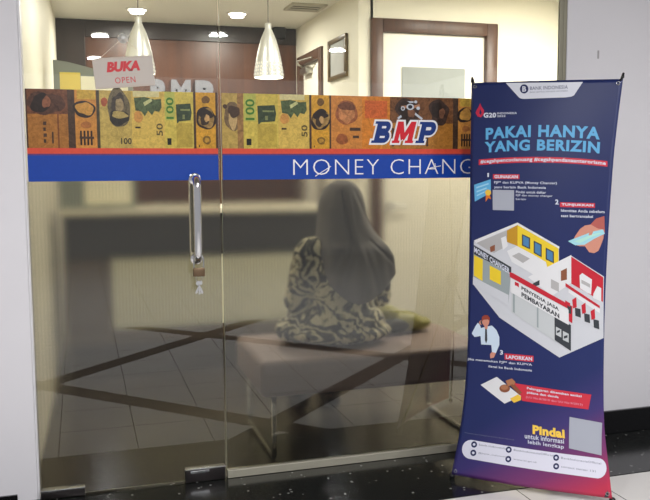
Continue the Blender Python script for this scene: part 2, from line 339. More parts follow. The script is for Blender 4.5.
 ['P','contact_pill','pill',3,[[7.94,149.8],[7.83,150.22],[7.45,150.45],[7.02,150.35],[6.78,149.99],[6.88,149.57],[7.26,149.34],[7.7,149.44]]],
 ['T','contact_pill','greytext',2,'@bank_indonesia',[9.36,149.21],[21.14,149.06],[9.49,150.0],0,0],
 ['P','contact_pill','navy',2,[[22.9,146.24],[22.82,146.81],[22.52,147.29],[22.05,147.61],[21.52,147.68],[21.01,147.51],[20.64,147.12],[20.47,146.6],[20.54,146.03],[20.84,145.55],[21.31,145.23],[21.86,145.16],[22.36,145.33],[22.73,145.72]]],
 ['P','contact_pill','pill',3,[[22.25,146.34],[22.11,146.75],[21.73,146.97],[21.31,146.87],[21.11,146.5],[21.25,146.09],[21.64,145.87],[22.05,145.97]]],
 ['T','contact_pill','greytext',2,'BankIndonesiaOfficial',[23.68,145.78],[39.52,145.89],[23.73,146.56],0,0],
 ['P','contact_pill','navy',2,[[23.03,149.95],[22.96,150.52],[22.67,151.0],[22.22,151.32],[21.7,151.4],[21.2,151.23],[20.83,150.84],[20.66,150.31],[20.72,149.75],[21.01,149.26],[21.47,148.95],[22.0,148.87],[22.5,149.04],[22.87,149.43]]],
 ['P','contact_pill','pill',3,[[22.4,150.05],[22.27,150.46],[21.9,150.68],[21.49,150.58],[21.29,150.22],[21.42,149.8],[21.8,149.58],[22.2,149.69]]],
 ['T','contact_pill','greytext',2,'www.bi.go.id',[23.8,149.48],[32.78,149.49],[23.86,150.27],0,0],
 ['P','contact_pill','navy',2,[[41.62,146.83],[41.5,147.38],[41.17,147.85],[40.71,148.15],[40.2,148.21],[39.74,148.04],[39.43,147.65],[39.32,147.12],[39.44,146.57],[39.76,146.1],[40.23,145.8],[40.75,145.74],[41.21,145.91],[41.52,146.3]]],
 ['P','contact_pill','pill',3,[[41.01,146.9],[40.85,147.31],[40.46,147.52],[40.09,147.41],[39.93,147.04],[40.1,146.64],[40.48,146.43],[40.86,146.54]]],
 ['T','contact_pill','greytext',2,'BankIndonesiaOfficial',[42.4,146.38],[57.36,146.74],[42.38,147.15],0,0],
 ['P','contact_pill','navy',2,[[41.57,150.15],[41.46,150.7],[41.14,151.17],[40.69,151.47],[40.19,151.54],[39.73,151.36],[39.42,150.97],[39.31,150.45],[39.42,149.9],[39.73,149.43],[40.19,149.13],[40.7,149.06],[41.15,149.24],[41.46,149.63]]],
 ['P','contact_pill','pill',3,[[40.97,150.23],[40.81,150.63],[40.44,150.84],[40.07,150.73],[39.91,150.37],[40.07,149.97],[40.44,149.76],[40.82,149.87]]],
 ['T','contact_pill','greytext',2,'contact center 131',[42.33,149.7],[54.98,149.97],[42.32,150.47],0,0],
 ['P','corner_mark','dark',1,[[57.21,159.79],[58.86,156.93],[58.76,159.72]]],
]
B_TL=(1.54, -0.147, 1.596);B_TR=(1.942, -0.573, 1.577);B_BL=(1.397, -0.293, 0.022);B_BR=(1.861, -0.693, 0.022)
LK=[(0, 0), (0.2, 0.02), (0.36, 0.037), (0.56, 0.056), (0.72, 0.066), (0.87, 0.046), (1, 0)];RK=[(0, 0), (0.1, 0.026), (0.2, 0.046), (0.4, 0.066), (0.6, 0.072), (0.82, 0.058), (0.94, 0.02), (1, 0)]
# ------------------------------------------------------------------ materials of the place
def wall_mat(name, rgb, var=.03, rough=.55):
    t = NT(name); co = t.co(); a = t.noise(co, 1.6, 5); b = t.noise(co, 90, 2)
    c = lin(rgb); f = t.math('ADD', t.math('MULTIPLY', a, .8), t.math('MULTIPLY', b, .2))
    col = t.mix(f, tuple(v * (1 - var) for v in c[:3]) + (1,), tuple(min(1, v * (1 + var)) for v in c[:3]) + (1,))
    p = t.pbsdf(col, rough, 0, .35); bp = t.n('ShaderNodeBump'); bp.inputs['Strength'].default_value = .05; bp.inputs['Distance'].default_value = .002
    t.l(b, bp.inputs['Height']); t.l(bp.outputs[0], p.inputs['Normal'])
    return t.fin(p)
M_outwall = wall_mat('painted_wall', (224, 222, 226))
M_inwall = wall_mat('cream_wall', (230, 225, 208))
M_ceil = wall_mat('ceiling_white', (242, 240, 230))
M_black = plain('black_stone', (16, 16, 18), .12, 0, .6, .3, 60)

def granite():
    t = NT('speckled_granite'); co = t.co()
    v = t.n('ShaderNodeTexVoronoi'); t.l(co, v.inputs['Vector']); v.inputs['Scale'].default_value = 55
    rnd = t.n('ShaderNodeTexWhiteNoise', noise_dimensions='3D'); t.l(v.outputs['Position'], rnd.inputs['Vector'])
    small = t.math('LESS_THAN', v.outputs['Distance'], .28)
    pick = t.math('GREATER_THAN', rnd.outputs['Value'], .93)
    spk = t.math('MULTIPLY', small, pick)
    nz = t.noise(co, 70, 4)
    base = t.ramp(nz, [(.35, lin((14, 15, 15))), (.75, lin((42, 44, 42)))])
    col = t.mix(t.math('MULTIPLY', spk, .8), base, lin((150, 150, 145)))
    return t.fin(t.pbsdf(col, .16, 0, .5))
M_granite = granite()

def tiles():
    """white floor tiles, 0.344 m, with a lattice of brown tile bands laid at 45 degrees"""
    t = NT('white_tiles_with_brown_bands'); co = t.co(); sp = t.n('ShaderNodeSeparateXYZ'); t.l(co, sp.inputs[0])
    x, y = sp.outputs[0], sp.outputs[1]
    def joint(v, off, per, w):
        f = t.math('FRACT', t.math('DIVIDE', t.math('SUBTRACT', v, off), per))
        d = t.math('MULTIPLY', t.math('ABSOLUTE', t.math('SUBTRACT', f, .5)), per)
        return t.math('GREATER_THAN', d, per / 2 - w)
    jo = t.math('MAXIMUM', joint(x, 1.937, .344, .0022), joint(y, -.462, .344, .0022))
    p = t.math('MULTIPLY', t.math('SUBTRACT', x, y), .70711); q = t.math('MULTIPLY', t.math('ADD', x, y), .70711)
    band = t.math('MULTIPLY', t.math('MAXIMUM', joint(p, 1.05, 1.6, .07), joint(q, .185, 1.585, .07)), t.math('GREATER_THAN', y, -3.35))
    nz = t.noise(co, 2.2, 4)
    white = t.mix(nz, lin((206, 203, 200)), lin((226, 223, 219)))
    brown = t.mix(nz, lin((62, 44, 34)), lin((84, 62, 48)))
    col = t.mix(jo, t.mix(band, white, brown), lin((70, 68, 66)))
    return t.fin(t.pbsdf(col, .13, 0, .5))
M_tiles = tiles()
def intiles():
    t = NT('interior_tiles'); co = t.co(); sp = t.n('ShaderNodeSeparateXYZ'); t.l(co, sp.inputs[0]); nz = t.noise(co, 2, 4)
    def joint(v, per):
        f = t.math('FRACT', t.math('DIVIDE', v, per)); d = t.math('MULTIPLY', t.math('ABSOLUTE', t.math('SUBTRACT', f, .5)), per)
        return t.math('GREATER_THAN', d, per / 2 - .002)
    jo = t.math('MAXIMUM', joint(sp.outputs[0], .6), joint(sp.outputs[1], .6))
    return t.fin(t.pbsdf(t.mix(jo, t.mix(nz, lin((66, 61, 55)), lin((78, 72, 65))), lin((48, 45, 40))), .25))
M_intiles = intiles()
def wood(name, a, b, scale=(30, 30, 1.5), rough=.4):
    t = NT(name); mp = t.n('ShaderNodeMapping'); t.l(t.co(), mp.inputs[0]); mp.inputs['Scale'].default_value = scale
    nz = t.noise(mp.outputs[0], 1, 6, .6, .6)
    return t.fin(t.pbsdf(t.ramp(nz, [(.3, lin(a)), (.7, lin(b))]), rough))
M_brown = wood('brown_wall_veneer', (60, 33, 20), (90, 53, 33), (14, 14, .8))
M_dkbrown = wood('dark_veneer_and_shade', (36, 28, 27), (46, 36, 34), (14, 14, .8))
M_frame = wood('door_frame_wood', (64, 38, 25), (86, 54, 36), (40, 40, 2))
M_leaf = plain('white_door', (236, 232, 218), .4, 0, .4, .02)
M_steel = plain('brushed_steel', (196, 198, 200), .22, 1, .5, .06, 40)
M_chrome = plain('chrome', (225, 225, 228), .08, 1, .5, .02)
M_alu = plain('aluminium', (190, 188, 178), .35, 1, .5, .05, 30)
M_dkmetal = plain('dark_metal', (70, 66, 66), .3, .9, .5, .1, 30)
M_blackp = plain('black_plastic', (18, 18, 20), .35)
M_white = plain('white_plastic', (235, 233, 228), .4, 0, .4, .02)

# ------------------------------------------------------------------ glass
IOR = 1.85
def clear_glass():
    t = NT('clear_glass'); g = t.n('ShaderNodeBsdfGlass'); g.inputs['Roughness'].default_value = 0; g.inputs['IOR'].default_value = IOR
    g.inputs['Color'].default_value = (.97, .985, .97, 1); return t.fin(g)
def frost_glass():
    """inner face of the pane where a fine-meshed frosting film is stuck"""
    t = NT('frosted_film'); co = t.co(); sp = t.n('ShaderNodeSeparateXYZ'); t.l(co, sp.inputs[0])
    wx = t.math('SINE', t.math('MULTIPLY', sp.outputs[0], 2 * PI / .0125)); wz = t.math('SINE', t.math('MULTIPLY', sp.outputs[2], 2 * PI / .0125))
    f = t.math('ADD', t.math('MULTIPLY', t.math('ADD', t.math('MULTIPLY', wx, .65), t.math('MULTIPLY', wz, .35)), .5), .5)
    g = t.n('ShaderNodeBsdfRefraction'); g.inputs['Roughness'].default_value = FROST; g.inputs['IOR'].default_value = IOR
    t.l(t.mix(f, (.475, .455, .40, 1), (.52, .50, .44, 1)), g.inputs['Color'])
    return t.fin(g)
FROST = .128
M_edge = plain('polished_glass_edge', (168, 176, 160), .15, 0, .6, .05); M_glass = clear_glass(); M_frost = frost_glass()
def pane_mesh(x0, x1, z0, z1, zf, th=.01):
    """a 10 mm glass sheet; the inner face below zf carries the frosting"""
    bm = bmesh.new()
    def v(x, y, z): return bm.verts.new((x, y, z))
    a = [v(x0, 0, z0), v(x1, 0, z0), v(x1, 0, zf), v(x0, 0, zf), v(x1, 0, z1), v(x0, 0, z1)]
    b = [v(x0, th, z0), v(x1, th, z0), v(x1, th, zf), v(x0, th, zf), v(x1, th, z1), v(x0, th, z1)]
    F = lambda *i: bm.faces.new(i)
    F(a[0], a[1], a[2], a[3]); F(a[3], a[2], a[4], a[5])
    F(b[3], b[2], b[1], b[0]).material_index = 1; F(b[5], b[4], b[2], b[3])
    for q in ((a[0], b[0], b[1], a[1]), (a[5], a[4], b[4], b[5]), (a[1], b[1], b[2], a[2]), (a[2], b[2], b[4], a[4]), (a[0], a[3], b[3], b[0]), (a[3], a[5], b[5], b[3])): F(*q).material_index = 2
    return bm
ZF0, ZF1, ZR0, ZR1 = 1.2105, 1.547, 1.3125, 1.333
GT = 2.36

# ------------------------------------------------------------------ the setting
def struct(name, bm, m, label, cat, parent=None, smooth=False):
    o = link(name, bm, m, parent, smooth)
    if parent is None: tag(o, label, cat, None, 'structure')
    return o
CC = 2.5      # corridor ceiling
struct('floor', B(-3, -8, -.06, 5, -.46, 0), M_tiles, 'white tiled corridor floor with brown bands in front of the shopfront', 'floor')
struct('trim_1', B(-3, -.46, -.06, 5, .012, .002), M_granite, 'speckled black granite strip along the foot of the glass front', 'threshold')
struct('floor_interior', B(-.4, .012, -.06, 3.4, 3.5, 0), M_intiles, 'beige tiled floor inside the shop', 'floor')
struct('wall_left', B(-3, 0, .002, -.190, .16, CC, bev=.004, seg=2), M_outwall, 'white painted wall left of the glass door', 'wall')
struct('baseboard_left', B(-3, -.010, .002, -.262, -.0005, .034), M_black, 'low black skirting at the foot of the left white wall', 'skirting')
jb = bmesh.new(); box(jb, -.1895, .004, .002, -.182, .12, CC, bev=.001)
struct('trim_2', jb, plain('jamb_white', (224, 222, 226), .4), 'narrow white jamb along the left edge of the glass door', 'door jamb')
rw = struct('wall_right', B(2.077, -.005, .002, 5, .035, CC, bev=.003), M_outwall, 'white painted wall right of the shopfront, behind the banner', 'wall')
struct('stain_mark', B(2.234, -.0062, 1.735, 2.243, -.0052, 1.771, bev=.0004), plain('grey_smudge', (168, 164, 166), .6), '', '', rw)
struct('baseboard_right', B(2.06, -.022, .002, 5, -.0055, .112, bev=.003), M_black, 'black stone skirting below the white wall right of the banner', 'skirting')
struct('wall_top', B(-.212, 0, GT, 2.077, .16, CC), M_outwall, 'white wall strip above the glass front', 'wall')
pf = bmesh.new(); box(pf, 2.038, -.004, .002, 2.058, .012, GT, bev=.002); box(pf, 2.060, -.002, .002, 2.0765, .014, GT, bev=.002)
struct('trim_3', pf, plain('grey_profile', (150, 146, 128), .4, .6), 'slim grey metal profile at the right edge of the glass front', 'profile')
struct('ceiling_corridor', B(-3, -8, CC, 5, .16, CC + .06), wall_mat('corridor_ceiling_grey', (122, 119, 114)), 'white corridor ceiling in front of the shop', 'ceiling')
ZC = 2.4; YB = 3.4
struct('ceiling', B(-.5, .161, ZC, 3.4, YB + .1, ZC + .06), M_ceil, 'white ceiling inside the shop with downlights', 'ceiling')
# inside walls
wl = bmesh.new()
for z0, z1 in ((0, ZC),):
    a = [(-.205, .165), (-.128, YB), (-.25, YB), (-.33, .165)]
    lo = [wl.verts.new((x, y, z0)) for x, y in a]; hi = [wl.verts.new((x, y, z1)) for x, y in a]
    for i in range(4): wl.faces.new((lo[i], lo[(i + 1) % 4], hi[(i + 1) % 4], hi[i]))
    wl.faces.new(hi); wl.faces.new(lo[::-1])
struct('wall_interior_left', wl, M_inwall, 'cream wall at the far left inside the shop', 'wall')
wb = bmesh.new(); box(wb, -.25, YB, 0, 1.757, YB + .08, ZC)
struct('wall_back', wb, M_brown, 'brown veneered back wall behind the pendant lamps', 'wall')
tb = bmesh.new(); box(tb, -.126, YB - .02, 0, .082, YB - .001, ZC - .004, bev=.003)
struct('trim_4', tb, M_dkbrown, 'dark brown panel at the left end of the back wall', 'wall panel')
tb = bmesh.new(); box(tb, .084, YB - .015, 2.27, 1.75, YB - .001, ZC - .004, bev=.003)
struct('painted_shade_band', tb, M_dkbrown, 'dark brown band along the top of the back wall', 'wall panel')  # dark strip stands in for shade at the top of the wall
YF, XS = 1.85, 1.757
# side wall with an opening for its door, and the wall that faces the glass
ws = bmesh.new(); box(ws, XS, YF, 0, XS + .1, 2.63, ZC); box(ws, XS, 2.63, 2.155, XS + .1, YB + .08, ZC); box(ws, XS, 3.32, 0, XS + .1, YB + .08, 2.155)
struct('wall_side', ws, M_inwall, 'cream side wall running back from the corner, with a framed picture', 'wall')
wf = bmesh.new(); box(wf, XS + .1, YF, 0, 1.838, YF + .1, ZC); box(wf, 1.838, YF, 2.222, 2.752, YF + .1, ZC); box(wf, 2.752, YF, 0, 3.4, YF + .1, ZC)
struct('wall_facing', wf, M_inwall, 'cream wall facing the glass, with the white brown-framed door', 'wall')
struct('wall_interior_right', B(3.3, .165, 0, 3.4, YF - .0005, ZC), M_inwall, 'cream wall at the far right inside the shop', 'wall')
# brown framed door in the facing wall
d = thing('door_2', 'white door with brown wooden frame facing the glass front', 'door', (2.295, YF, 0), kind='structure')
fr = bmesh.new(); box(fr, -.457, -.025, 0, -.374, .06, 2.222, bev=.006); box(fr, .374, -.025, 0, .457, .06, 2.222, bev=.006); box(fr, -.374, -.025, 2.137, .374, .06, 2.222, bev=.006)
link('door_frame', fr, M_frame, d, True)
link('door_leaf', B(-.373, .012, .004, .373, .052, 2.136, bev=.002), M_leaf, d)
vp = bmesh.new(); box(vp, -.232, .006, 1.40, .228, .0118, 1.92, bev=.002)
link('vision_panel', vp, plain('grey_door_glass', (150, 154, 152), .15, 0, .5, .02), d)
hb = bmesh.new(); tube(hb, [(-.31, .010, 1.0), (-.31, -.035, 1.0), (-.20, -.035, 1.0)], .009); lathe(hb, [(.024, 0), (.024, .008)], 16, 'y', (-.31, .003, 1.0))
link('door_handle', hb, M_steel, d, True)
# door in the side wall
d = thing('door_3', 'white door with dark brown frame in the side wall behind the right pendant lamp', 'door', (XS, 2.97, 0), kind='structure')
fr = bmesh.new(); box(fr, -.02, -.338, 0, .06, -.265, 2.155, bev=.005); box(fr, -.02, .275, 0, .06, .348, 2.155, bev=.005); box(fr, -.02, -.265, 2.08, .06, .275, 2.155, bev=.005)
link('door_frame', fr, wood('dark_frame_wood', (70, 48, 36), (92, 64, 46), (40, 40, 2)), d, True)
link('door_leaf', B(.02, -.264, .004, .06, .274, 2.079, bev=.002), M_leaf, d)
cb = bmesh.new(); box(cb, -.035, .02, 2.0, .018, .20, 2.05, bev=.006)
cl = link('door_closer', cb, M_alu, d, True)
ab = bmesh.new(); tube(ab, [(-.02, .14, 2.052), (-.10, .02, 2.062), (-.10, .02, 2.085)], .008); tube(ab, [(-.10, .02, 2.085), (-.024, -.12, 2.10)], .008)
link('closer_arm', ab, M_alu, cl, True)

# ------------------------------------------------------------------ glass door and fixed pane with the printed film
GP = {}
def pm(rgb, nv=0.0):
    """printed film ink; nv mixes in the fine engraved line work of the banknote print"""
    key = (rgb, nv)
    if key in GP: return GP[key]
    t = NT('film_ink_%d_%d_%d' % rgb); c = lin(rgb)
    co = t.co(); mp = t.n('ShaderNodeMapping'); t.l(co, mp.inputs[0]); mp.inputs['Scale'].default_value = (1, 1, 1)
    a = t.noise(mp.outputs[0], 46, 4, .65, 1.2); b = t.noise(mp.outputs[0], 190, 2, .5, 1.5)
    f = t.math('ADD', t.math('MULTIPLY', a, .65), t.math('MULTIPLY', b, .35))
    col = t.ramp(f, [(.38, tuple(v * (1 - nv) for v in c[:3]) + (1,)), (.62, tuple(min(1, v * (1 + nv * .7)) for v in c[:3]) + (1,))])
    GP[key] = t.fin(t.pbsdf(col, .25, 0, .4)); return GP[key]
class Film:
    """flat print on the outside of the glass: layered ink shapes, one mesh"""
    def __init__(s): s.bm = bmesh.new(); s.mats = []
    def mi(s, m):
        if m not in s.mats: s.mats.append(m)
        return s.mats.index(m)
    def poly(s, pts, m, L):
        s.k = (getattr(s, 'k', 0) + 1) % 30
        quad(s.bm, [(x, -.0006 - .00025 * L - s.k * 8e-6, z) for x, z in pts], s.mi(m))
    def rect(s, x0, z0, x1, z1, m, L): s.poly([(x0, z0), (x1, z0), (x1, z1), (x0, z1)], m, L)
    def disc(s, cx, cz, rx, rz, m, L, n=26, wob=0):
        a, b, c = random.uniform(0, 6), random.uniform(0, 6), random.uniform(0, 6)
        k = lambda t: 1 + wob * (math.sin(2 * t + a) + .8 * math.sin(3 * t + b) + .6 * math.sin(5 * t + c))
        s.poly([(cx + rx * k(2 * PI * i / n) * math.cos(2 * PI * i / n), cz + rz * k(2 * PI * i / n) * math.sin(2 * PI * i / n)) for i in range(n)], m, L)
    def line(s, x0, z0, x1, z1, w, m, L):
        dx, dz = x1 - x0, z1 - z0; l = math.hypot(dx, dz); nx, nz = -dz / l * w / 2, dx / l * w / 2
        s.poly([(x0 + nx, z0 + nz), (x0 - nx, z0 - nz), (x1 - nx, z1 - nz), (x1 + nx, z1 + nz)], m, L)
    def text(s, t, x0, z0, x1, z1, m, L, **k): flat_text(s.bm, t, x0, z0, x1, z1, -.0006 - .00025 * L, s.mi(m), **k)
DK = pm((44, 32, 26), .3); DK2 = pm((72, 52, 38), .4)
def note(F, x0, x1, ty):
    H = ZF1 - ZR1; W = x1 - x0
    X = lambda u: x0 + u * W
    Z = lambda w: ZF1 - w * H
    def R(u0, w0, u1, w1, m, L): F.rect(X(u0), Z(w1), X(u1), Z(w0), m, L)
    def D(u, w, ru, rw, m, L): F.disc(X(u), Z(w), ru * W, rw * H, m, L, 30, .10 if L > 1 else .05)
    if ty == 'A':       # brown note with a dark portrait at the top
        R(0, 0, 1, 1, pm((164, 108, 48), .35), 0); R(0, 0, 1, .42, pm((112, 68, 44), .5), 1)
        D(.48, .24, .42, .2, pm((84, 54, 40), .5), 2); D(.36, .24, .22, .17, DK, 3); D(.5, .22, .1, .1, pm((140, 88, 62), .4), 4)
        R(.74, .42, .78, 1, pm((120, 70, 36), .3), 2); R(0, 0, .04, 1, DK2, 2)
        for k in range(4): R(.40, .55 + .1 * k, .48 - .02 * (k % 2), .61 + .1 * k, DK2, 2)
        R(.6, .72, .64, .92, DK2, 2)
    elif ty == 'B':     # narrow amber note with an oval frame and a numeral block
        R(0, 0, 1, 1, pm((196, 132, 58), .3), 0); R(0, 0, .22, 1, DK2, 1); R(.9, 0, 1, 1, pm((70, 60, 40), .4), 1)
        R(.3, 0, .88, .16, pm((198, 160, 60), .3), 1); D(.52, .33, .34, .15, DK, 1); D(.54, .32, .27, .11, pm((196, 142, 62), .3), 2)
        D(.56, .6, .16, .06, pm((168, 104, 50), .3), 1)
        for k in range(4): R(.36 + .11 * k, .7, .42 + .11 * k, .95, DK, 1)
        R(.34, .8, .8, .84, DK2, 2)
    elif ty == 'C':     # olive note with a grey portrait
        R(0, 0, 1, 1, pm((186, 160, 84), .3), 0); D(.6, .3, .36, .34, pm((104, 92, 66), .5), 1); D(.58, .24, .2, .2, pm((66, 56, 46), .5), 2)
        D(.62, .27, .12, .15, pm((150, 130, 92), .4), 3); D(.6, .47, .34, .12, pm((46, 42, 34), .4), 3); D(.62, .42, .26, .06, pm((170, 148, 86), .3), 4)
        D(.15, .2, .1, .08, pm((164, 84, 50), .3), 1); F.text('100', X(.64), Z(.93), X(.98), Z(.82), pm((70, 62, 44), .2), 1, bold=.03)
    elif ty == 'D':     # yellow note with a green landmass and 50
        R(0, 0, 1, 1, pm((206, 174, 84), .25), 0); R(.05, 0, .85, .1, pm((206, 196, 140), .2), 1)
        F.poly([(X(u), Z(w)) for u, w in ((.08, .12), (.4, .1), (.7, .14), (.9, .13), (.92, .28), (.84, .36), (.7, .34), (.62, .42), (.5, .34), (.4, .44), (.3, .36), (.12, .34))], pm((78, 92, 58), .5), 1)
        F.poly([(X(u), Z(w)) for u, w in ((.36, .2), (.6, .12), (.64, .17), (.4, .26))], pm((190, 190, 130), .3), 2)
        D(.2, .45, .14, .1, pm((196, 140, 70), .3), 1); R(.1, .62, .26, .65, DK, 1)
        F.text('50', X(.74), Z(.78), X(.94), Z(.56), pm((92, 80, 44), .2), 1, bold=.02, rot=1)
    elif ty == 'E':     # yellow-green note with 100 and a dark bridge block
        R(0, 0, 1, 1, pm((200, 178, 80), .25), 0); R(.02, .0, .36, .5, pm((176, 176, 84), .2), 1)
        F.text('100', X(.06), Z(.48), X(.32), Z(.1), pm((66, 116, 44), .15), 2, bold=.02, rot=1)
        F.poly([(X(u), Z(w)) for u, w in ((.4, .22), (.9, .2), (.94, .36), (.9, .5), (.5, .52), (.42, .58))], pm((56, 70, 48), .5), 1)
        R(.55, .3, .88, .33, pm((130, 138, 84), .3), 2); R(.62, .4, .7, .48, pm((120, 126, 80), .3), 2)
        R(.08, .82, .22, .94, pm((28, 30, 22), .2), 1); R(.4, .55, .95, .98, pm((180, 156, 66), .25), 1)
    elif ty == 'F':     # golden note with an oval portrait between two seals
        R(0, 0, 1, 1, pm((204, 150, 46), .3), 0); R(0, 0, .1, 1, DK2, 1); R(.92, 0, 1, 1, DK2, 1)
        D(.52, .46, .43, .2, DK, 1); D(.54, .46, .36, .16, pm((150, 118, 66), .4), 2); D(.5, .38, .32, .08, DK, 3); D(.46, .5, .2, .08, pm((60, 46, 34), .4), 3); D(.56, .46, .1, .07, pm((190, 150, 96), .3), 4)
        D(.52, .13, .17, .07, pm((110, 78, 36), .4), 1); D(.54, .85, .18, .075, pm((124, 92, 36), .4), 1); D(.54, .85, .1, .04, pm((176, 132, 50), .3), 2)
        R(.2, .94, .24, .98, DK, 1)
    elif ty == 'G':     # tan note with a sketched face
        R(0, 0, 1, 1, pm((178, 150, 78), .3), 0); D(.5, .42, .4, .26, pm((112, 90, 62), .5), 1); D(.52, .46, .22, .18, pm((186, 156, 104), .4), 2); D(.56, .33, .3, .1, DK2, 3)
        R(.72, 0, 1, 1, pm((150, 112, 66), .4), 1); D(.15, .24, .1, .04, DK2, 1)
    elif ty == 'H':     # orange note with a round head
        R(0, 0, 1, 1, pm((198, 128, 58), .3), 0); D(.5, .32, .34, .24, pm((150, 88, 52), .4), 1); D(.5, .35, .24, .17, pm((188, 124, 76), .4), 2); D(.5, .2, .26, .08, pm((110, 66, 44), .4), 3)
        D(.35, .82, .2, .1, pm((150, 84, 44), .4), 1); R(.6, .6, .95, .66, DK2, 1); R(.7, .75, .9, .8, DK2, 1)
    elif ty == 'I':     # plain orange note
        R(0, 0, 1, 1, pm((204, 124, 42), .3), 0); R(.1, .08, .9, .42, pm((198, 96, 44), .35), 1); R(.5, .42, .9, .95, pm((190, 132, 48), .3), 1)
    elif ty == 'J':     # brown note with a nearly black portrait
        R(0, 0, 1, 1, pm((168, 112, 46), .35), 0); R(0, 0, 1, .5, pm((112, 72, 42), .5), 1); D(.5, .28, .36, .24, pm((62, 44, 36), .5), 2); D(.42, .24, .18, .16, DK, 3); D(.6, .3, .1, .1, pm((120, 80, 58), .4), 3)
        R(.05, .6, .12, .95, DK2, 1)
BLUE = pm((24, 66, 160), .04); RED = pm((214, 78, 58), .08); INKW = pm((236, 236, 240), .02)
def band(F, notes, x0, x1):
    for a, b, t in notes: note(F, a, b, t)
    F.rect(x0, ZR0, x1, ZR1, RED, 1); F.rect(x0, ZR0 - .006, x1, ZR0, pm((96, 60, 110), .1), 1); F.rect(x0, ZF0, x1, ZR0 - .006, BLUE, 1)
dr = thing('door_1', 'glass door with frosted film, banknote strip and blue band', 'door', (0, 0, 0), kind='structure')
link('glass_leaf', pane_mesh(-.180, .529, .010, GT - .006, ZF0), [M_glass, M_frost, M_edge], dr)
F = Film(); band(F, [(-.176, -.03, 'A'), (-.03, .083, 'B'), (.083, .199, 'C'), (.199, .321, 'D'), (.321, .431, 'E'), (.431, .524, 'F')], -.176, .524)
link('printed_film', F.bm, F.mats, dr)
# patch fittings and pull handle
def patch(x0, x1, nm, lock, zt=.056):
    bm = bmesh.new(); box(bm, x0, -.014, .004, x1, .024, zt, bev=.003)
    o = link(nm, bm, M_dkmetal, dr, True)
    c = bmesh.new(); box(c, x0 - .001, -.016, zt - .0025, x1 + .001, .026, zt + .004, bev=.002)
    link('cover_cap', c, M_steel, o, True)
    if lock:
        c = bmesh.new(); box(c, x0 + .02, -.0162, .040, x0 + .095, -.0142, .0505, bev=.0008); link('lock_plate', c, M_steel, o)
patch(.367, .527, 'lock_fitting', True); patch(-.179, -.018, 'pivot_fitting', False, .036)
def pull(y, nm):
    s = -1 if y < 0 else 1; y0 = -.0012 if s < 0 else .0104
    zt, zb, x = 1.215, .905, .430
    pts = [(x, y0, zt)]
    for k in range(7):
        a = PI / 2 * k / 6; pts.append((x, y - s * .03 + s * .03 * math.sin(a), zt - .03 + .03 * math.cos(a)))
    for k in range(7):
        a = PI / 2 * k / 6; pts.append((x, y - s * .03 + s * .03 * math.cos(a), zb + .03 - .03 * math.sin(a)))
    pts.append((x, y0, zb)); bm = bmesh.new(); tube(bm, pts, .0155, 16)
    o = link(nm, bm, M_chrome, dr, 'all')
    for z in (zt, zb):
        c = bmesh.new(); lathe(c, [(.021, 0), (.023, .003), (.023, .006), (.018, .008)] if s > 0 else [(.018, -.008), (.023, -.006), (.023, -.003), (.021, 0)], 18, 'y', (x, y0, z))
        link('rose', c, M_chrome, o, True)
pull(-.062, 'pull_handle'); pull(.072, 'pull_handle')

wn = thing('window_1', 'fixed glass pane with frosted film, money changer lettering and logo', 'window', (0, 0, 0), kind='structure')
link('glass_pane', pane_mesh(.537, 2.036, .022, GT - .006, ZF0), [M_glass, M_frost, M_edge], wn)
F = Film(); band(F, [(.541, .626, 'G'), (.626, .767, 'E'), (.767, .895, 'D'), (.895, .987, 'F'), (.987, 1.12, 'H'), (1.12, 1.243, 'I'), (1.243, 1.401, 'J'), (1.401, 1.53, 'J'), (1.53, 1.64, 'B'), (1.64, 1.77, 'C'), (1.77, 1.90, 'D'), (1.90, 2.03, 'E')], .541, 2.03)
pfm = link('printed_film', F.bm, F.mats, wn)
F = Film()
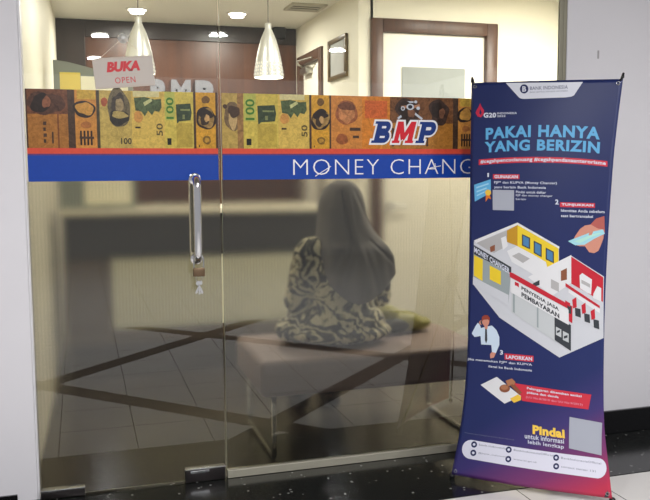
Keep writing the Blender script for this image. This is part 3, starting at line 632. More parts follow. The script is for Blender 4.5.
# MONEY CHANGER, thin wide capitals with a crossed O and a crossed A
vs, fs, asp1 = text2d('MONEY CHANG', -.018, 0, 1.12); _, _, asp2 = text2d('MONEY CHANGER', -.018, 0, 1.12)
xw = (1.626 - .826) * asp2 / asp1
F.text('MONEY CHANGER', .826, 1.2275, .826 + xw, 1.2905, INKW, 4, spacing=1.12, bold=-.018)
F.line(.918, 1.222, .985, 1.262, .003, INKW, 5); F.line(1.425, 1.253, 1.475, 1.262, .003, INKW, 5); F.line(1.452, 1.243, 1.448, 1.273, .003, INKW, 5)
link('lettering', F.bm, F.mats, pfm)
F = Film(); LB = pm((22, 52, 120), .05); LR = pm((206, 36, 50), .05); PW = pm((232, 230, 232), .02); LG = pm((190, 196, 205), .02)
def slab(F, ch, x, z, w, h, m, L, g=0):
    """heavy slanted slab letter from strokes; g grows it for the white outline"""
    sh = .28
    def P(pts): F.poly([(x + (u * w) + sh * v * h * .9, z + v * h) for u, v in pts], m, L)
    gu, gv = g / w, g / h
    def bar(u0, v0, u1, v1): P([(u0 - gu, v0 - gv), (u1 + gu, v0 - gv), (u1 + gu, v1 + gv), (u0 - gu, v1 + gv)])
    def bowl(u0, u1, v0, v1, t):
        cu, cv = u1 - (v1 - v0) * h / w / 2 * .9, (v0 + v1) / 2; ru, rv = u1 - cu, (v1 - v0) / 2
        arc = [(cu + (ru + gu) * math.cos(a), cv + (rv + gv) * math.sin(a)) for a in [-PI / 2 + PI * k / 10 for k in range(11)]]
        if g: P([(u0, v0 - gv)] + arc + [(u0, v1 + gv)]); return
        inn = [(cu + (ru - t) * math.cos(a), cv + (rv - t * w / h) * math.sin(a)) for a in [-PI / 2 + PI * k / 10 for k in range(11)]]
        th = t * w / h
        P([(u0, v0), (cu, v0), (cu, v0 + th), (u0, v0 + th)]); P([(u0, v1 - th), (cu, v1 - th), (cu, v1), (u0, v1)])
        for k in range(10): P([arc[k], arc[k + 1], inn[k + 1], inn[k]])
    if ch in 'BP':
        bar(.12, 0, .42, 1); bar(-.02, 0, .5, .12); bar(-.02, .88, .5, 1)
        if ch == 'B': bowl(.4, .94, .46, 1, .26); bowl(.4, 1.0, 0, .56, .28)
        else: bowl(.4, 1.0, .36, 1, .28)
    else:
        bar(.06, 0, .28, 1); bar(.74, 0, 1.0, 1); bar(-.02, 0, .36, .12); bar(.64, 0, 1.06, .12)
        P([(.06 - gu, 1 + gv), (.34 + gu, 1 + gv), (.58 + gu, .28), (.42 - gu * .5, .1 - gv)]); P([(.74 - gu, 1 + gv), (1.0 + gu, 1 + gv), (.56 + gu, .1 - gv), (.42 - gu, .28)])
for ch, x, w, m in (('B', 1.160, .074, LB), ('M', 1.252, .088, LR), ('P', 1.358, .078, LB)):
    slab(F, ch, x, 1.357, w, .089, PW, 3, .0075); slab(F, ch, x, 1.357, w, .089, m, 5)
# crossed blades over the letters
for a in ((1.278, 1.458, 1.352, 1.508), (1.388, 1.457, 1.312, 1.509)): F.line(*a, .009, LG, 3)
for a in ((1.345, 1.506, 1.376, 1.514), (1.318, 1.507, 1.292, 1.505)): F.line(*a, .011, pm((170, 120, 90), .1), 4)
F.disc(1.333, 1.507, .017, .013, LG, 5); F.disc(1.333, 1.507, .010, .008, pm((40, 40, 46), .1), 6); F.disc(1.300, 1.500, .009, .009, LG, 5); F.disc(1.300, 1.500, .005, .005, pm((90, 80, 70), .1), 6)
F.disc(1.369, 1.502, .008, .007, LG, 5); F.rect(1.312, 1.524, 1.348, 1.530, LG, 3); F.disc(1.358, 1.528, .007, .006, LG, 3)
link('logo', F.bm, F.mats, pfm)
rl = bmesh.new(); box(rl, .537, -.012, .003, 2.038, .022, .036, bev=.002)
link('bottom_rail', rl, plain('pale_rail', (170, 166, 150), .4, .3), wn)

# ------------------------------------------------------------------ things hanging on the door
s = thing('open_sign', 'white plastic BUKA OPEN sign hung by a string on the glass door', 'sign', (.175, -.012, 1.739))
R5 = Matrix.Rotation(-math.radians(5.2), 3, 'Y')
def tilt(bm, c=(0, 0, 0)):
    for v in bm.verts: v.co = R5 @ v.co + Vector(c)
    return bm
pc = (.0, 0, -.125)
plate = link('plate', tilt(B(-.109, -.002, -.056, .109, .002, .056, bev=.0015), pc), plain('sign_white', (198, 188, 178), .35, 0, .4, .02), s)
bm = bmesh.new(); flat_text(bm, 'BUKA', -.062, .002, .060, .040, -.0026, 0, bold=.06, shear=.2)
flat_text(bm, 'OPEN', -.036, -.040, .038, -.018, -.0026, 0, bold=.0, spacing=1.15); 
link('lettering', tilt(bm, pc), plain('sign_red', (206, 40, 50), .4), plate)
bm = bmesh.new()
for a in ((-.103, .0505, .103, .0515), (-.103, -.0515, .103, -.0505), (-.07, -.0085, .05, -.0075)): quad(bm, [(a[0], -.0026, a[1]), (a[2], -.0026, a[1]), (a[2], -.0026, a[3]), (a[0], -.0026, a[3])])
link('border_line', tilt(bm, pc), plain('sign_line', (200, 178, 160), .5), plate)
bm = bmesh.new()
pl_ = R5 @ Vector((-.085, 0, .052)) + Vector(pc); pr_ = R5 @ Vector((.085, 0, .052)) + Vector(pc)
tube(bm, [pl_, (0, -.004, 0)], .0012, 6); tube(bm, [(0, -.004, 0), pr_], .0012, 6)
link('string', bm, plain('string_white', (225, 215, 200), .7), s)
bm = bmesh.new(); lathe(bm, [(.003, -.014), (.007, -.012), (.008, -.004), (.017, .006), (.019, .0105)], 18, 'y')
link('suction_cup', bm, plain('cup_clear', (222, 220, 214), .2, 0, .5, .02), s, True)
# brass lock and its keys at the lower end of the pull handle
p = thing('padlock', 'small brass padlock hooked on the lower end of the door handle', 'padlock', (.430, -.066, .868))
bm = bmesh.new(); box(bm, -.023, -.009, -.026, .023, .009, .008, bev=.004); link('lock_body', bm, plain('old_brass', (112, 92, 72), .35, .8), p, True)
bm = bmesh.new(); tube(bm, [(-.0185, 0, .006), (-.0185, 0, .036)] + [(-.0185 * math.cos(PI * k / 8), 0, .038 + .0185 * math.sin(PI * k / 8)) for k in range(9)] + [(.0185, 0, .036), (.0185, 0, .006)], .0028, 8)
link('shackle', bm, M_steel, p, True)
kk = thing('key_bunch', 'bunch of metal keys dangling below the padlock on the door', 'keys', (.430, -.066, .846))
bm = bmesh.new(); tube(bm, [(.012 * math.cos(2 * PI * i / 16), 0, -.012 + .012 * math.sin(2 * PI * i / 16)) for i in range(16)], .0013, 6, closed=True); link('key_ring', bm, M_steel, kk, True)
for i, (an, dy) in enumerate(((-.35, -.004), (.0, .0), (.4, .004))):
    bm = bmesh.new(); lathe(bm, [(.009, -.001), (.0095, 0), (.009, .001)], 14, 'y'); box(bm, -.0028, -.001, -.044, .0028, .001, -.006)
    for z in (-.024, -.031, -.038): box(bm, .0028, -.0009, z - .002, .0058, .0009, z + .0015)
    o = link('key', bm, M_steel, kk, loc=(.022 * math.sin(an) * .5, dy, -.030)); o.rotation_euler = (0, an, 0)
# ------------------------------------------------------------------ inside the shop
# service counter
cn = thing('service_counter', 'long service counter with dark upper fascia and cream lower panel, facing the bench', 'counter', (.70, 1.8, 0))
link('worktop', B(-.82, -.03, .985, .80, .50, 1.02, bev=.006), plain('counter_top', (232, 226, 204), .25), cn, True)
link('fascia', B(-.80, .0, .73, .78, .02, .984, bev=.002), plain('counter_dark', (58, 56, 53), .3), cn)
link('front_panel', B(-.53, .012, .29, .78, .03, .729, bev=.002), plain('counter_cream', (206, 204, 180), .35), cn)
link('end_panel', B(-.80, .006, .20, -.532, .03, .729, bev=.002), plain('counter_brown', (92, 80, 66), .35), cn)
link('plinth', B(-.78, .03, .0, .76, .48, .199), plain('counter_plinth', (62, 56, 50), .4), cn)
link('base_panel', B(-.531, .018, .20, .78, .03, .289), plain('counter_brown', (92, 80, 66)), cn)
for a in (-.80, .755): link('side_panel', B(a, .031, .20, a + .025, .48, .984), plain('counter_dark', (46, 44, 42)), cn)
# rate board standing on the counter
rb = thing('rate_board', 'grey board with yellow and white notices standing on the counter at far left', 'board', (.03, 1.86, 1.0205))
bm = bmesh.new()
pts = [(-.15, 0), (.30, 0), (.30, .80), (.10, .82), (-.07, .86), (-.15, .87)]
f0 = [bm.verts.new((x, -.012, z)) for x, z in pts]; f1 = [bm.verts.new((x, .012, z)) for x, z in pts]
bm.faces.new(f0); bm.faces.new(f1[::-1])
for i in range(len(pts)): bm.faces.new((f0[i], f0[i - 1], f1[i - 1], f1[i]))
bmesh.ops.recalc_face_normals(bm, faces=bm.faces)
link('backing', bm, plain('board_grey', (136, 142, 132), .4), rb)
link('yellow_notice', B(-.115, -.0145, .44, .0, -.0125, .80), plain('notice_yellow', (240, 214, 96), .5), rb)
wn_ = link('white_notice', B(.002, -.0145, .03, .27, -.0125, .78), plain('notice_white', (250, 244, 214), .5), rb)
bm = bmesh.new()
for k in range(7): box(bm, .02 + .026 * k, -.0155, .645, .036 + .026 * k, -.0147, .70)
link('lettering', bm, plain('notice_pink', (222, 150, 170), .5), wn_)
bm = bmesh.new(); box(bm, -.10, .012, 0, .25, .14, .02, bev=.003); link('foot', bm, plain('board_grey', (136, 142, 132)), rb)
# white BMP letters on the brown wall
for ch, x0, x1 in (('B', .562, .69), ('M', .724, .879), ('P', .915, 1.06)):
    bm = bmesh.new(); flat_text(bm, ch, x0, 1.75, x1, 1.962, YB - .036, 0, bold=.07, thick=.034)
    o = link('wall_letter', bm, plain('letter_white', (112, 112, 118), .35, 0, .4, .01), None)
    tag(o, 'white raised letter %s on the brown back wall%s' % (ch, {'B': ', partly behind the open sign', 'M': ', in the middle of the three', 'P': ', beside the door gap'}[ch]), 'letter', 'white letters on the back wall')
# pendant lamps
M_shade = plain('spun_aluminium', (226, 226, 222), .3, .6, .5, .04, 50)
M_glow = emit('lamp_glow', (255, 246, 226), 6)
pd = thing('pendant_lamp', 'bell-shaped brushed metal pendant lamp right of the door gap', 'lamp', (1.103, 1.6, ZC), group='pendant lamps over the counter')
zb = -.605
prof = [(.016, .315), (.019, .310), (.019, .285), (.026, .268), (.045, .225), (.062, .165), (.074, .11), (.081, .06), (.0875, .004), (.0885, 0)]
sh = bmesh.new()
outer = [(r, zb + h) for r, h in prof]; inner = [(r - .002, zb + h) for r, h in reversed(prof[3:])]
rings = []
for r, h in outer + inner:
    rings.append([sh.verts.new((r * math.cos(2 * PI * k / 40), r * math.sin(2 * PI * k / 40), h)) for k in range(40)])
for A, C in zip(rings, rings[1:]):
    for k in range(40): sh.faces.new((A[k], A[(k + 1) % 40], C[(k + 1) % 40], C[k]))
sh.faces.new(rings[0]); bmesh.ops.recalc_face_normals(sh, faces=sh.faces)
so = link('lamp_shade', sh, M_shade, pd, 'all')
pr = bmesh.new()
for row in range(4):
    zz = zb + .016 + row * .021; rr = .0885 - .0024 * row - .0012 * row * row * .3
    for k in range(28):
        a = 2 * PI * (k + .5) / 28; c = Vector((math.cos(a) * rr, math.sin(a) * rr, zz)); u = Vector((-math.sin(a), math.cos(a), 0)) * .0042; w = Vector((0, 0, .0066)); n = Vector((math.cos(a), math.sin(a), 0)) * .0012
        pr.faces.new([pr.verts.new(c + n + p) for p in (-u - w, u - w, u + w, w - u)])
link('perforation', pr, emit('perforation_glow', (255, 246, 228), 1.3), so)
bl = bmesh.new(); ell(bl, (0, 0, zb + .05), (.035, .035, .045)); lathe(bl, [(.014, zb + .085), (.014, zb + .2)], 14); link('bulb', bl, M_glow, pd, True)
rm = bmesh.new(); lathe(rm, [(.083, zb + .010), (.0845, zb - .002)], 36); link('diffuser', rm, M_glow, pd, True)
cd = bmesh.new(); tube(cd, [(0, 0, zb + .31), (0, 0, -.024)], .003, 8); link('cord', cd, plain('cord_grey', (120, 116, 108), .5), pd, True)
cr = bmesh.new(); lathe(cr, [(.045, -.0005), (.045, -.016), (.03, -.024), (.006, -.026)][::-1], 24); link('ceiling_rose', cr, M_steel, pd, True)
p2 = dup(pd, (.352, 1.6, ZC)); p2['label'] = 'bell-shaped brushed metal pendant lamp behind the open sign'
# ceiling downlights
M_dl = emit('downlight_glow', (255, 246, 228), 9)
def light_at(name, loc, size, power, col, rot=(0, 0, 0), shape='DISK'):
    l = bpy.data.lights.new(name, 'AREA'); l.shape = shape; l.size = size; l.energy = power; l.color = col
    o = bpy.data.objects.new(name, l); COL.objects.link(o); o.location = loc; o.rotation_euler = rot; return o
WARM = (1, .955, .87); COOL = (.99, .985, 1)
def make_dl(loc, label, group, power, col, em, size=.1):
    t = thing('ceiling_downlight', label, 'downlight', loc, group=group)
    bm = bmesh.new(); lathe(bm, [(.082, -.0005), (.082, -.006), (.066, -.010), (.064, -.004)][::-1], 28); link('trim_ring', bm, M_white, t, True)
    bm = bmesh.new(); lathe(bm, [(.063, -.0125), (.064, -.0105)], 28); link('lens', bm, em, t, True)
    light_at('lamp', (loc[0], loc[1], loc[2] - .03), size, power, col)
    return t
GI = 'downlights in the shop ceiling'
make_dl((.442, 2.88, ZC), 'bright round downlight in the shop ceiling above the open sign', GI, IN_P, WARM, M_dl)
make_dl((1.159, 2.84, ZC), 'bright round downlight in the shop ceiling right of the door gap', GI, IN_P, WARM, M_dl)
make_dl((.35, .95, ZC), 'round downlight in the shop ceiling near the glass door', GI, IN_P * .55, WARM, M_dl)  # unseen lamp, added for light behind the glass door
make_dl((1.30, .95, ZC), 'round downlight in the shop ceiling above the bench', GI, IN_P * .7, WARM, M_dl)  # unseen lamp, added to light the bench area
make_dl((2.45, .95, ZC), 'round downlight in the shop ceiling before the brown-framed door', GI, IN_P * 1.25, WARM, M_dl)  # out of view, put in to brighten the facing wall
make_dl((3.0, .95, ZC), 'round downlight in the shop ceiling at far right corner', GI, IN_P * 1.7, WARM, M_dl)  # another unseen lamp, added for the bright right end of that wall
# ceiling vent
v = thing('ceiling_vent', 'square slotted air vent in the shop ceiling beside the side wall', 'vent', (1.58, 2.48, ZC))
bm = bmesh.new()
for a in ((-.13, -.12, .13, -.095), (-.13, .095, .13, .12), (-.13, -.095, -.105, .095), (.105, -.095, .13, .095)): box(bm, a[0], a[1], -.014, a[2], a[3], -.0005, bev=.002)
link('frame', bm, plain('vent_frame', (186, 180, 162), .5), v)
link('duct_shade', B(-.104, -.094, -.004, .104, .094, -.001), plain('vent_shade', (26, 24, 22), .6), v)  # near-black plate paints the shade behind the slats
for k in range(3):
    bm = bmesh.new(); box(bm, -.10, -.062 + k * .062 - .012, -.011, .10, -.062 + k * .062 + .012, -.008); link('slat', bm, plain('vent_frame', (186, 180, 162)), v)
o = link('loudspeaker', B(-.05, -.035, -.045, .05, .035, .045, bev=.008), M_blackp); o.location = (1.60, 3.349, 2.3545)
tag(o, 'small black box mounted high in the back corner above the right pendant', 'loudspeaker')
# framed picture on the side wall
p = thing('picture_frame', 'wooden framed picture on the cream side wall', 'picture', (XS, 2.257, 2.015))
bm = bmesh.new(); hw, hh, w = .201, .142, .030
box(bm, -.022, -hw, -hh, -.0005, hw, -hh + w, bev=.003); box(bm, -.022, -hw, hh - w, -.0005, hw, hh, bev=.003); box(bm, -.022, -hw, -hh + w, -.0005, -hw + w * 1.2, hh - w, bev=.003); box(bm, -.022, hw - w * 1.2, -hh + w, -.0005, hw, hh - w, bev=.003)
link('frame', bm, wood('picture_wood', (84, 68, 42), (108, 90, 56), (30, 30, 4)), p, True)
link('print', B(-.010, -hw + .03, -hh + .025, -.002, hw - .03, hh - .025), plain('picture_print', (196, 198, 196), .12, 0, .5, .1, 8), p)
# bench
bn = thing('bench', 'long grey-brown upholstered bench on steel sled legs behind the frosted glass', 'bench', (1.24, .39, 0))
M_up = plain('bench_leather', (150, 132, 130), .5, 0, .35, .06, 20)
link('seat', B(-.535, -.29, .285, .535, .29, .446, bev=.028, seg=4), M_up, bn, True)
for x in (-.475, .475):
    pts = [(x, -.255, .284), (x, -.255, .04)] + [(x, -.255 + .028 - .028 * math.cos(a), .04 - .028 * math.sin(a)) for a in (.5, 1.0, 1.5)] + [(x, .22, .012)] + [(x, .227 + .028 * math.sin(a), .04 - .028 * math.cos(a)) for a in (.5, 1.0, 1.5)] + [(x, .255, .284)]
    bm = bmesh.new(); tube(bm, pts, .0115, 10); link('leg', bm, M_steel, bn, 'all')
# bag beside the woman
bg = thing('handbag', 'soft olive bag lying on the bench right of the seated woman', 'bag', (1.50, .50, .446))
bm = bmesh.new(); ell(bm, (-.02, 0, .055), (.13, .075, .053)); ell(bm, (-.075, .0, .085), (.07, .065, .055)); ell(bm, (.07, 0, .04), (.09, .06, .038))
remesh('body', bm, .008, plain('bag_olive', (150, 146, 76), .45, 0, .4, .15, 12), bg, 6)
bm = bmesh.new(); ell(bm, (-.06, -.045, .045), (.09, .045, .04)); link('flap', bm, plain('bag_dark', (48, 46, 36)), bg, 'all')

# ------------------------------------------------------------------ the seated woman, seen from behind
PX, PY = 1.15, .33
pe = thing('person', 'woman in grey headscarf and patterned blouse seated on the bench, back to the glass', 'person', (PX, PY, .0))
M_skin = plain('skin', (186, 138, 110), .5, 0, .4, .05)
bm = bmesh.new()
ell(bm, (0, .04, .55), (.165, .125, .10)); ell(bm, (0, .03, .65), (.125, .095, .14)); ell(bm, (.004, .04, .79), (.14, .095, .14))
caps(bm, (-.13, .05, .875), .052, (.135, .05, .875), .052); caps(bm, (.008, .055, .90), .05, (.012, .075, 1.0), .045)
ell(bm, (.012, .085, 1.085), (.074, .092, .105)); ell(bm, (.012, .115, 1.03), (.054, .06, .05)); ell(bm, (.012, .177, 1.065), (.011, .015, .014)); caps(bm, (.012, .17, 1.10), .007, (.012, .178, 1.07), .009)
for s in (-1, 1):
    ell(bm, (.012 + s * .075, .085, 1.075), (.010, .022, .03))
    caps(bm, (s * .09, .06, .54), .088, (s * .085, .43, .50), .058); caps(bm, (s * .085, .43, .50), .056, (s * .085, .47, .11), .036)
    caps(bm, (s * .085, .455, .075), .036, (s * .09, .60, .035), .030)
    sh_, el_, wr = (s * .165 + .004, .05, .868), (s * .205, .10, .645), (s * .075, .28, .635)
    caps(bm, sh_, .046, el_, .036); caps(bm, el_, .036, wr, .024)
    pal = (s * .045, .335, .628); caps(bm, wr, .022, pal, .026); ell(bm, (s * .052, .325, .628), (.036, .045, .017))
    for i, (dx, L) in enumerate(((-.026, .052), (-.009, .060), (.009, .056), (.026, .044))):
        b0 = Vector((s * .048 + dx, .362, .630)); b1 = b0 + Vector((-s * .006, L * .55, .002)); b2 = b1 + Vector((-s * .004, L * .3, -.016)); b3 = b2 + Vector((0, L * .12, -.018))
        caps(bm, b0, .0088, b1, .0082); caps(bm, b1, .0082, b2, .0076); caps(bm, b2, .0076, b3, .007)
    t0 = Vector((s * .028 - s * .004, .315, .632)); t1 = t0 + Vector((-s * .026, .028, .004)); t2 = t1 + Vector((-s * .006, .028, -.006))
    caps(bm, t0, .011, t1, .0095); caps(bm, t1, .0095, t2, .008)
body = remesh('body', bm, .0048, M_skin, pe, 3)
for s in (-1, 1):
    bm = bmesh.new(); ell(bm, (.012 + s * .03, .163, 1.092), (.012, .009, .0055)); e = link('eye', bm, plain('eye_white', (232, 228, 222), .2), body, 'all')
    bm = bmesh.new(); ell(bm, (.012 + s * .03, .1705, 1.090), (.0052, .0025, .0048)); e2 = link('iris', bm, plain('iris_brown', (46, 28, 20), .15), body, 'all')
    bm = bmesh.new(); tube(bm, [(.012 + s * .012, .174, 1.108), (.012 + s * .03, .172, 1.115), (.012 + s * .05, .155, 1.108)], [.002, .0032, .0015], 8); link('eyebrow', bm, plain('brow_dark', (40, 28, 22), .7), body, 'all')
bm = bmesh.new(); ell(bm, (.012, .166, 1.032), (.022, .012, .007)); link('lips', bm, plain('lips', (160, 88, 80), .4), body, 'all')

def batik():
    t = NT('batik_cloth'); co = t.co()
    n1 = t.n('ShaderNodeTexNoise'); t.l(co, n1.inputs['Vector']); n1.inputs['Scale'].default_value = 6; n1.inputs['Detail'].default_value = 1
    off = t.n('ShaderNodeVectorMath', operation='MULTIPLY_ADD'); t.l(n1.outputs['Color'], off.inputs[0]); off.inputs[1].default_value = (.22, .22, .22); t.l(co, off.inputs[2])
    v = t.n('ShaderNodeTexVoronoi'); t.l(off.outputs[0], v.inputs['Vector']); v.inputs['Scale'].default_value = 8
    w = t.n('ShaderNodeTexWave', wave_type='BANDS', bands_direction='DIAGONAL'); t.l(off.outputs[0], w.inputs['Vector'])
    w.inputs['Scale'].default_value = 8; w.inputs['Distortion'].default_value = 10; w.inputs['Detail'].default_value = 2.5; w.inputs['Detail Scale'].default_value = 1.8
    rings = t.math('SINE', t.math('MULTIPLY', v.outputs['Distance'], 26))
    patch_ = t.noise(co, 9, 1)
    f = t.math('ADD', t.math('ADD', t.math('MULTIPLY', w.outputs['Fac'], .62), t.math('MULTIPLY', rings, .16)), t.math('MULTIPLY', patch_, .36))
    col = t.ramp(f, [(.24, lin((24, 24, 22))), (.37, lin((84, 82, 70))), (.50, lin((160, 154, 124))), (.68, lin((236, 228, 196)))])
    return t.fin(t.pbsdf(col, .7, 0, .25))
M_batik = batik()
bm = bmesh.new()
# blouse: trunk, flared hem and sleeves
ell(bm, (0, .03, .66), (.158, .118, .17)); ell(bm, (.004, .04, .80), (.160, .112, .14)); ell(bm, (-.005, .035, .545), (.215, .155, .105))
ell(bm, (-.005, .03, .50), (.245, .165, .054)); ell(bm, (-.225, .07, .515), (.085, .09, .066))
caps(bm, (-.145, .045, .878), .066, (.15, .045, .878), .066); caps(bm, (.006, .05, .90), .062, (.01, .065, .955), .054)
for s in (-1, 1):
    ex = .212 if s < 0 else .206
    caps(bm, (s * .172 + .004, .045, .862), .062, (s * ex, .085, .645), .054); caps(bm, (s * ex, .085, .645), .052, (s * .09, .262, .637), .040)
for v_ in bm.verts:
    if v_.co.z < .4465: v_.co.z = .4465
remesh('blouse', bm, .008, M_batik, pe, 4)
bm = bmesh.new()
for s in (-1, 1):
    caps(bm, (s * .09, .08, .545), .098, (s * .085, .435, .505), .075); caps(bm, (s * .085, .435, .50), .074, (s * .085, .47, .13), .072)
ell(bm, (0, .30, .52), (.13, .16, .055)); ell(bm, (0, .46, .30), (.12, .055, .20))
remesh('skirt', bm, .009, plain('skirt_dark', (38, 36, 36), .8), pe, 4)
for s in (-1, 1):
    bm = bmesh.new(); ell(bm, (s * .087, .555, .042), (.045, .10, .040)); ell(bm, (s * .086, .46, .05), (.040, .055, .048))
    for v_ in bm.verts: v_.co.z = max(v_.co.z, .002)
    remesh('shoe', bm, .006, plain('shoe_black', (26, 24, 24), .35), pe, 3)
# headscarf: hood and cape as one draped surface with an opening for the face
PRF = [(1.200, .014, .0, .07, .0, .07), (1.190, .014, .042, .072, .05, .045), (1.170, .014, .070, .075, .082, .082), (1.13, .014, .095, .08, .108, .105), (1.085, .014, .107, .08, .120, .112), (1.035, .016, .114, .078, .122, .108),
       (.99, .022, .126, .07, .120, .10), (.955, .029, .138, .062, .120, .105), (.925, .038, .152, .055, .124, .115), (.89, .048, .168, .05, .144, .130), (.85, .058, .178, .046, .154, .145), (.80, .060, .180, .042, .160, .150), (.74, .060, .186, .04, .164, .150), (.64, .056, .165, .04, .164, .145)]
def prf(z):
    for k in range(len(PRF) - 1):
        a, b = PRF[k], PRF[k + 1]
        if z >= b[0]:
            if k == 0:                       # rounded crown
                q = math.sqrt(max(0, (a[0] - z) / (a[0] - b[0]))); return [a[i] + (b[i] - a[i]) * q for i in range(1, 6)]
            p, n = PRF[k - 1], PRF[min(k + 2, len(PRF) - 1)]; h = b[0] - a[0]; q = (z - a[0]) / h; o = []
            for i in range(1, 6):
                m0 = (b[i] - p[i]) / (b[0] - p[0]) * h; m1 = (n[i] - a[i]) / (n[0] - a[0]) * h
                o.append((2 * q ** 3 - 3 * q * q + 1) * a[i] + (q ** 3 - 2 * q * q + q) * m0 + (3 * q * q - 2 * q ** 3) * b[i] + (q ** 3 - q * q) * m1)
            return o
    return PRF[-1][1:]
NTH, NTA = 240, 130
CREASE = [((283, 85), (297, 215), .006, .013), ((258, 75), (240, 175), .010, .010), ((312, 80), (362, 185), .010, .009), ((345, 205), (402, 262), .008, .009), ((300, 205), (262, 320), .016, .012), ((322, 215), (352, 330), .016, .010), ((270, 230), (240, 290), .012, .008), ((296, 85), (306, 180), .008, -.006)]
CREASE = [((((a[0] / 2.5 - 115) * .00476 - .004), 1.2 - (a[1] / 2.5 - 22) * .0046), (((b[0] / 2.5 - 115) * .00476 - .004), 1.2 - (b[1] / 2.5 - 22) * .0046), w, d) for a, b, w, d in CREASE]
def crease(x, z):
    o = 0
    for (x0, z0), (x1, z1), w, d in CREASE:
        dx, dz = x1 - x0, z1 - z0; L = math.hypot(dx, dz); k = max(0, min(1, ((x - x0) * dx + (z - z0) * dz) / (L * L)))
        q = math.hypot(x - x0 - k * dx, z - z0 - k * dz); o += d * math.exp(-(q / w) ** 2) * (.35 + .65 * math.sin(PI * min(1, max(0, .1 + .85 * k))))
    return o
bm = bmesh.new(); grid = []
for i in range(NTH):
    th = 2 * PI * i / NTH                     # 0 = +x (right), -pi/2 = back
    c_, s_ = math.cos(th), math.sin(th)
    hem = .81 - .165 * max(0, -math.sin(th + .28)) ** 1.2 + .075 * max(0, -c_) ** 2 - .06 * max(0, s_)
    hem = max(hem, .6)
    row = []
    for j in range(NTA + 1):
        tau = (j / NTA) ** 1.5; z = 1.2 - (1.2 - hem) * tau
        cx, hw, cy, hb, hf = prf(z)
        fold = 1 + max(0, min(1, (1.0 - z) / .14)) * (.026 * math.sin(7 * th + 1 + 6 * z) + .018 * math.sin(13 * th + 2.3)) + .010 * math.sin(5 * th + 18 * z)
        x, yb = cx + hw * c_ * fold, cy + (hf * s_ if s_ > 0 else -hb * (-s_) ** (1 - .42 * max(0, min(1, (1.0 - z) / .1)))) * fold
        if s_ < 0: yb += crease(x, z) * min(1, -s_ * 2)      # stitched pleat and hanging folds at the back
        row.append(bm.verts.new((x, yb, z)))
    grid.append(row)
for i in range(NTH):
    th = 2 * PI * (i + .5) / NTH
    for j in range(NTA):
        q = (grid[i][j], grid[(i + 1) % NTH][j], grid[(i + 1) % NTH][j + 1], grid[i][j + 1])
        zc = sum(v.co.z for v in q) / 4; da = abs((th - PI / 2 + PI) % (2 * PI) - PI)
        if da < .62 * math.sqrt(max(0, 1 - ((zc - 1.07) / .082) ** 2)): continue
        bm.faces.new(q)
bmesh.ops.remove_doubles(bm, verts=bm.verts, dist=.0004)
bmesh.ops.recalc_face_normals(bm, faces=bm.faces)
sc = link('headscarf', bm, plain('grey_cloth', (126, 122, 122), .75, 0, .25, .05, 30), pe, 'all')
m = sc.modifiers.new('thick', 'SOLIDIFY'); m.thickness = .004; m.offset = 0

# ------------------------------------------------------------------ the X-banner
def ip(k, t):
    n = len(k)
    for i in range(n - 1):
        if t <= k[i + 1][0] or i == n - 2:
            x0, y0 = k[i]; x1, y1 = k[i + 1]
            xm, ym = k[i - 1] if i > 0 else (2 * x0 - x1, y0 - (y1 - y0))
            xp, yp = k[i + 2] if i < n - 2 else (2 * x1 - x0, y1 + (y1 - y0))
            m0 = (y1 - ym) / (x1 - xm); m1 = (yp - y0) / (xp - x0); h = x1 - x0; q = (t - x0) / h
            return (2 * q ** 3 - 3 * q * q + 1) * y0 + (q ** 3 - 2 * q * q + q) * h * m0 + (3 * q * q - 2 * q ** 3) * y1 + (q ** 3 - q * q) * h * m1
vTL, vTR, vBL, vBR = map(Vector, (B_TL, B_TR, B_BL, B_BR))
NRM = (vBR - vBL).cross(vTL - vBL).normalized()
if NRM.y > 0: NRM = -NRM
def surf(s, t, off=0):
    """point of the stretched sheet; s across, t down, off lifts it towards the viewer side"""
    a = vTL.lerp(vBL, t); b = vTR.lerp(vBR, t); l, r = ip(LK, t), ip(RK, t)
    q = l + (1 - l - r) * s
    return a + (b - a) * q + NRM * (.02 * math.sin(PI * min(max(s, 0), 1)) * (.3 + .7 * t) + off)
bo = Vector((1.72, -.40, 0))
bt = thing('x_banner', 'tall navy banner on an X-shaped stand in front of the right wall', 'banner', bo)
def sheet_mat():
    t = NT('banner_print'); co = t.n('ShaderNodeUVMap'); co.uv_map = 'uv'; sp = t.n('ShaderNodeSeparateXYZ'); t.l(co.outputs[0], sp.inputs[0])
    u, v = sp.outputs[0], sp.outputs[1]
    # the printed ground runs from navy to purple and red in the lower right corner
    d = t.math('MULTIPLY', t.math('ADD', t.math('MULTIPLY', u, .22), v), .8)
    g = t.ramp(d, [(.0, lin((25, 37, 86))), (.72, lin((28, 40, 94))), (.80, lin((62, 50, 112))), (.885, lin((128, 52, 104))), (.95, lin((196, 50, 76)))])
    nz = t.noise(t.co(), 6, 3)
    return t.fin(t.pbsdf(t.mix(t.math('MULTIPLY', nz, .12), g, lin((60, 70, 126))), .34, 0, .4))
bm = bmesh.new(); NU, NV = 40, 110; uvl = bm.loops.layers.uv.new('uv')
gr = [[bm.verts.new(surf(i / NU, j / NV) - bo) for j in range(NV + 1)] for i in range(NU + 1)]
for i in range(NU):
    for j in range(NV):
        f = bm.faces.new((gr[i][j], gr[i + 1][j], gr[i + 1][j + 1], gr[i][j + 1]))
        for lp, (a, b) in zip(f.loops, ((i, j), (i + 1, j), (i + 1, j + 1), (i, j + 1))): lp[uvl].uv = (a / NU, b / NV)
sheet = link('banner_sheet', bm, sheet_mat(), bt, 'all')
sm = sheet.modifiers.new('thick', 'SOLIDIFY'); sm.thickness = .0005; sm.offset = 1 if sheet.data.polygons[0].normal.dot(NRM) < 0 else -1
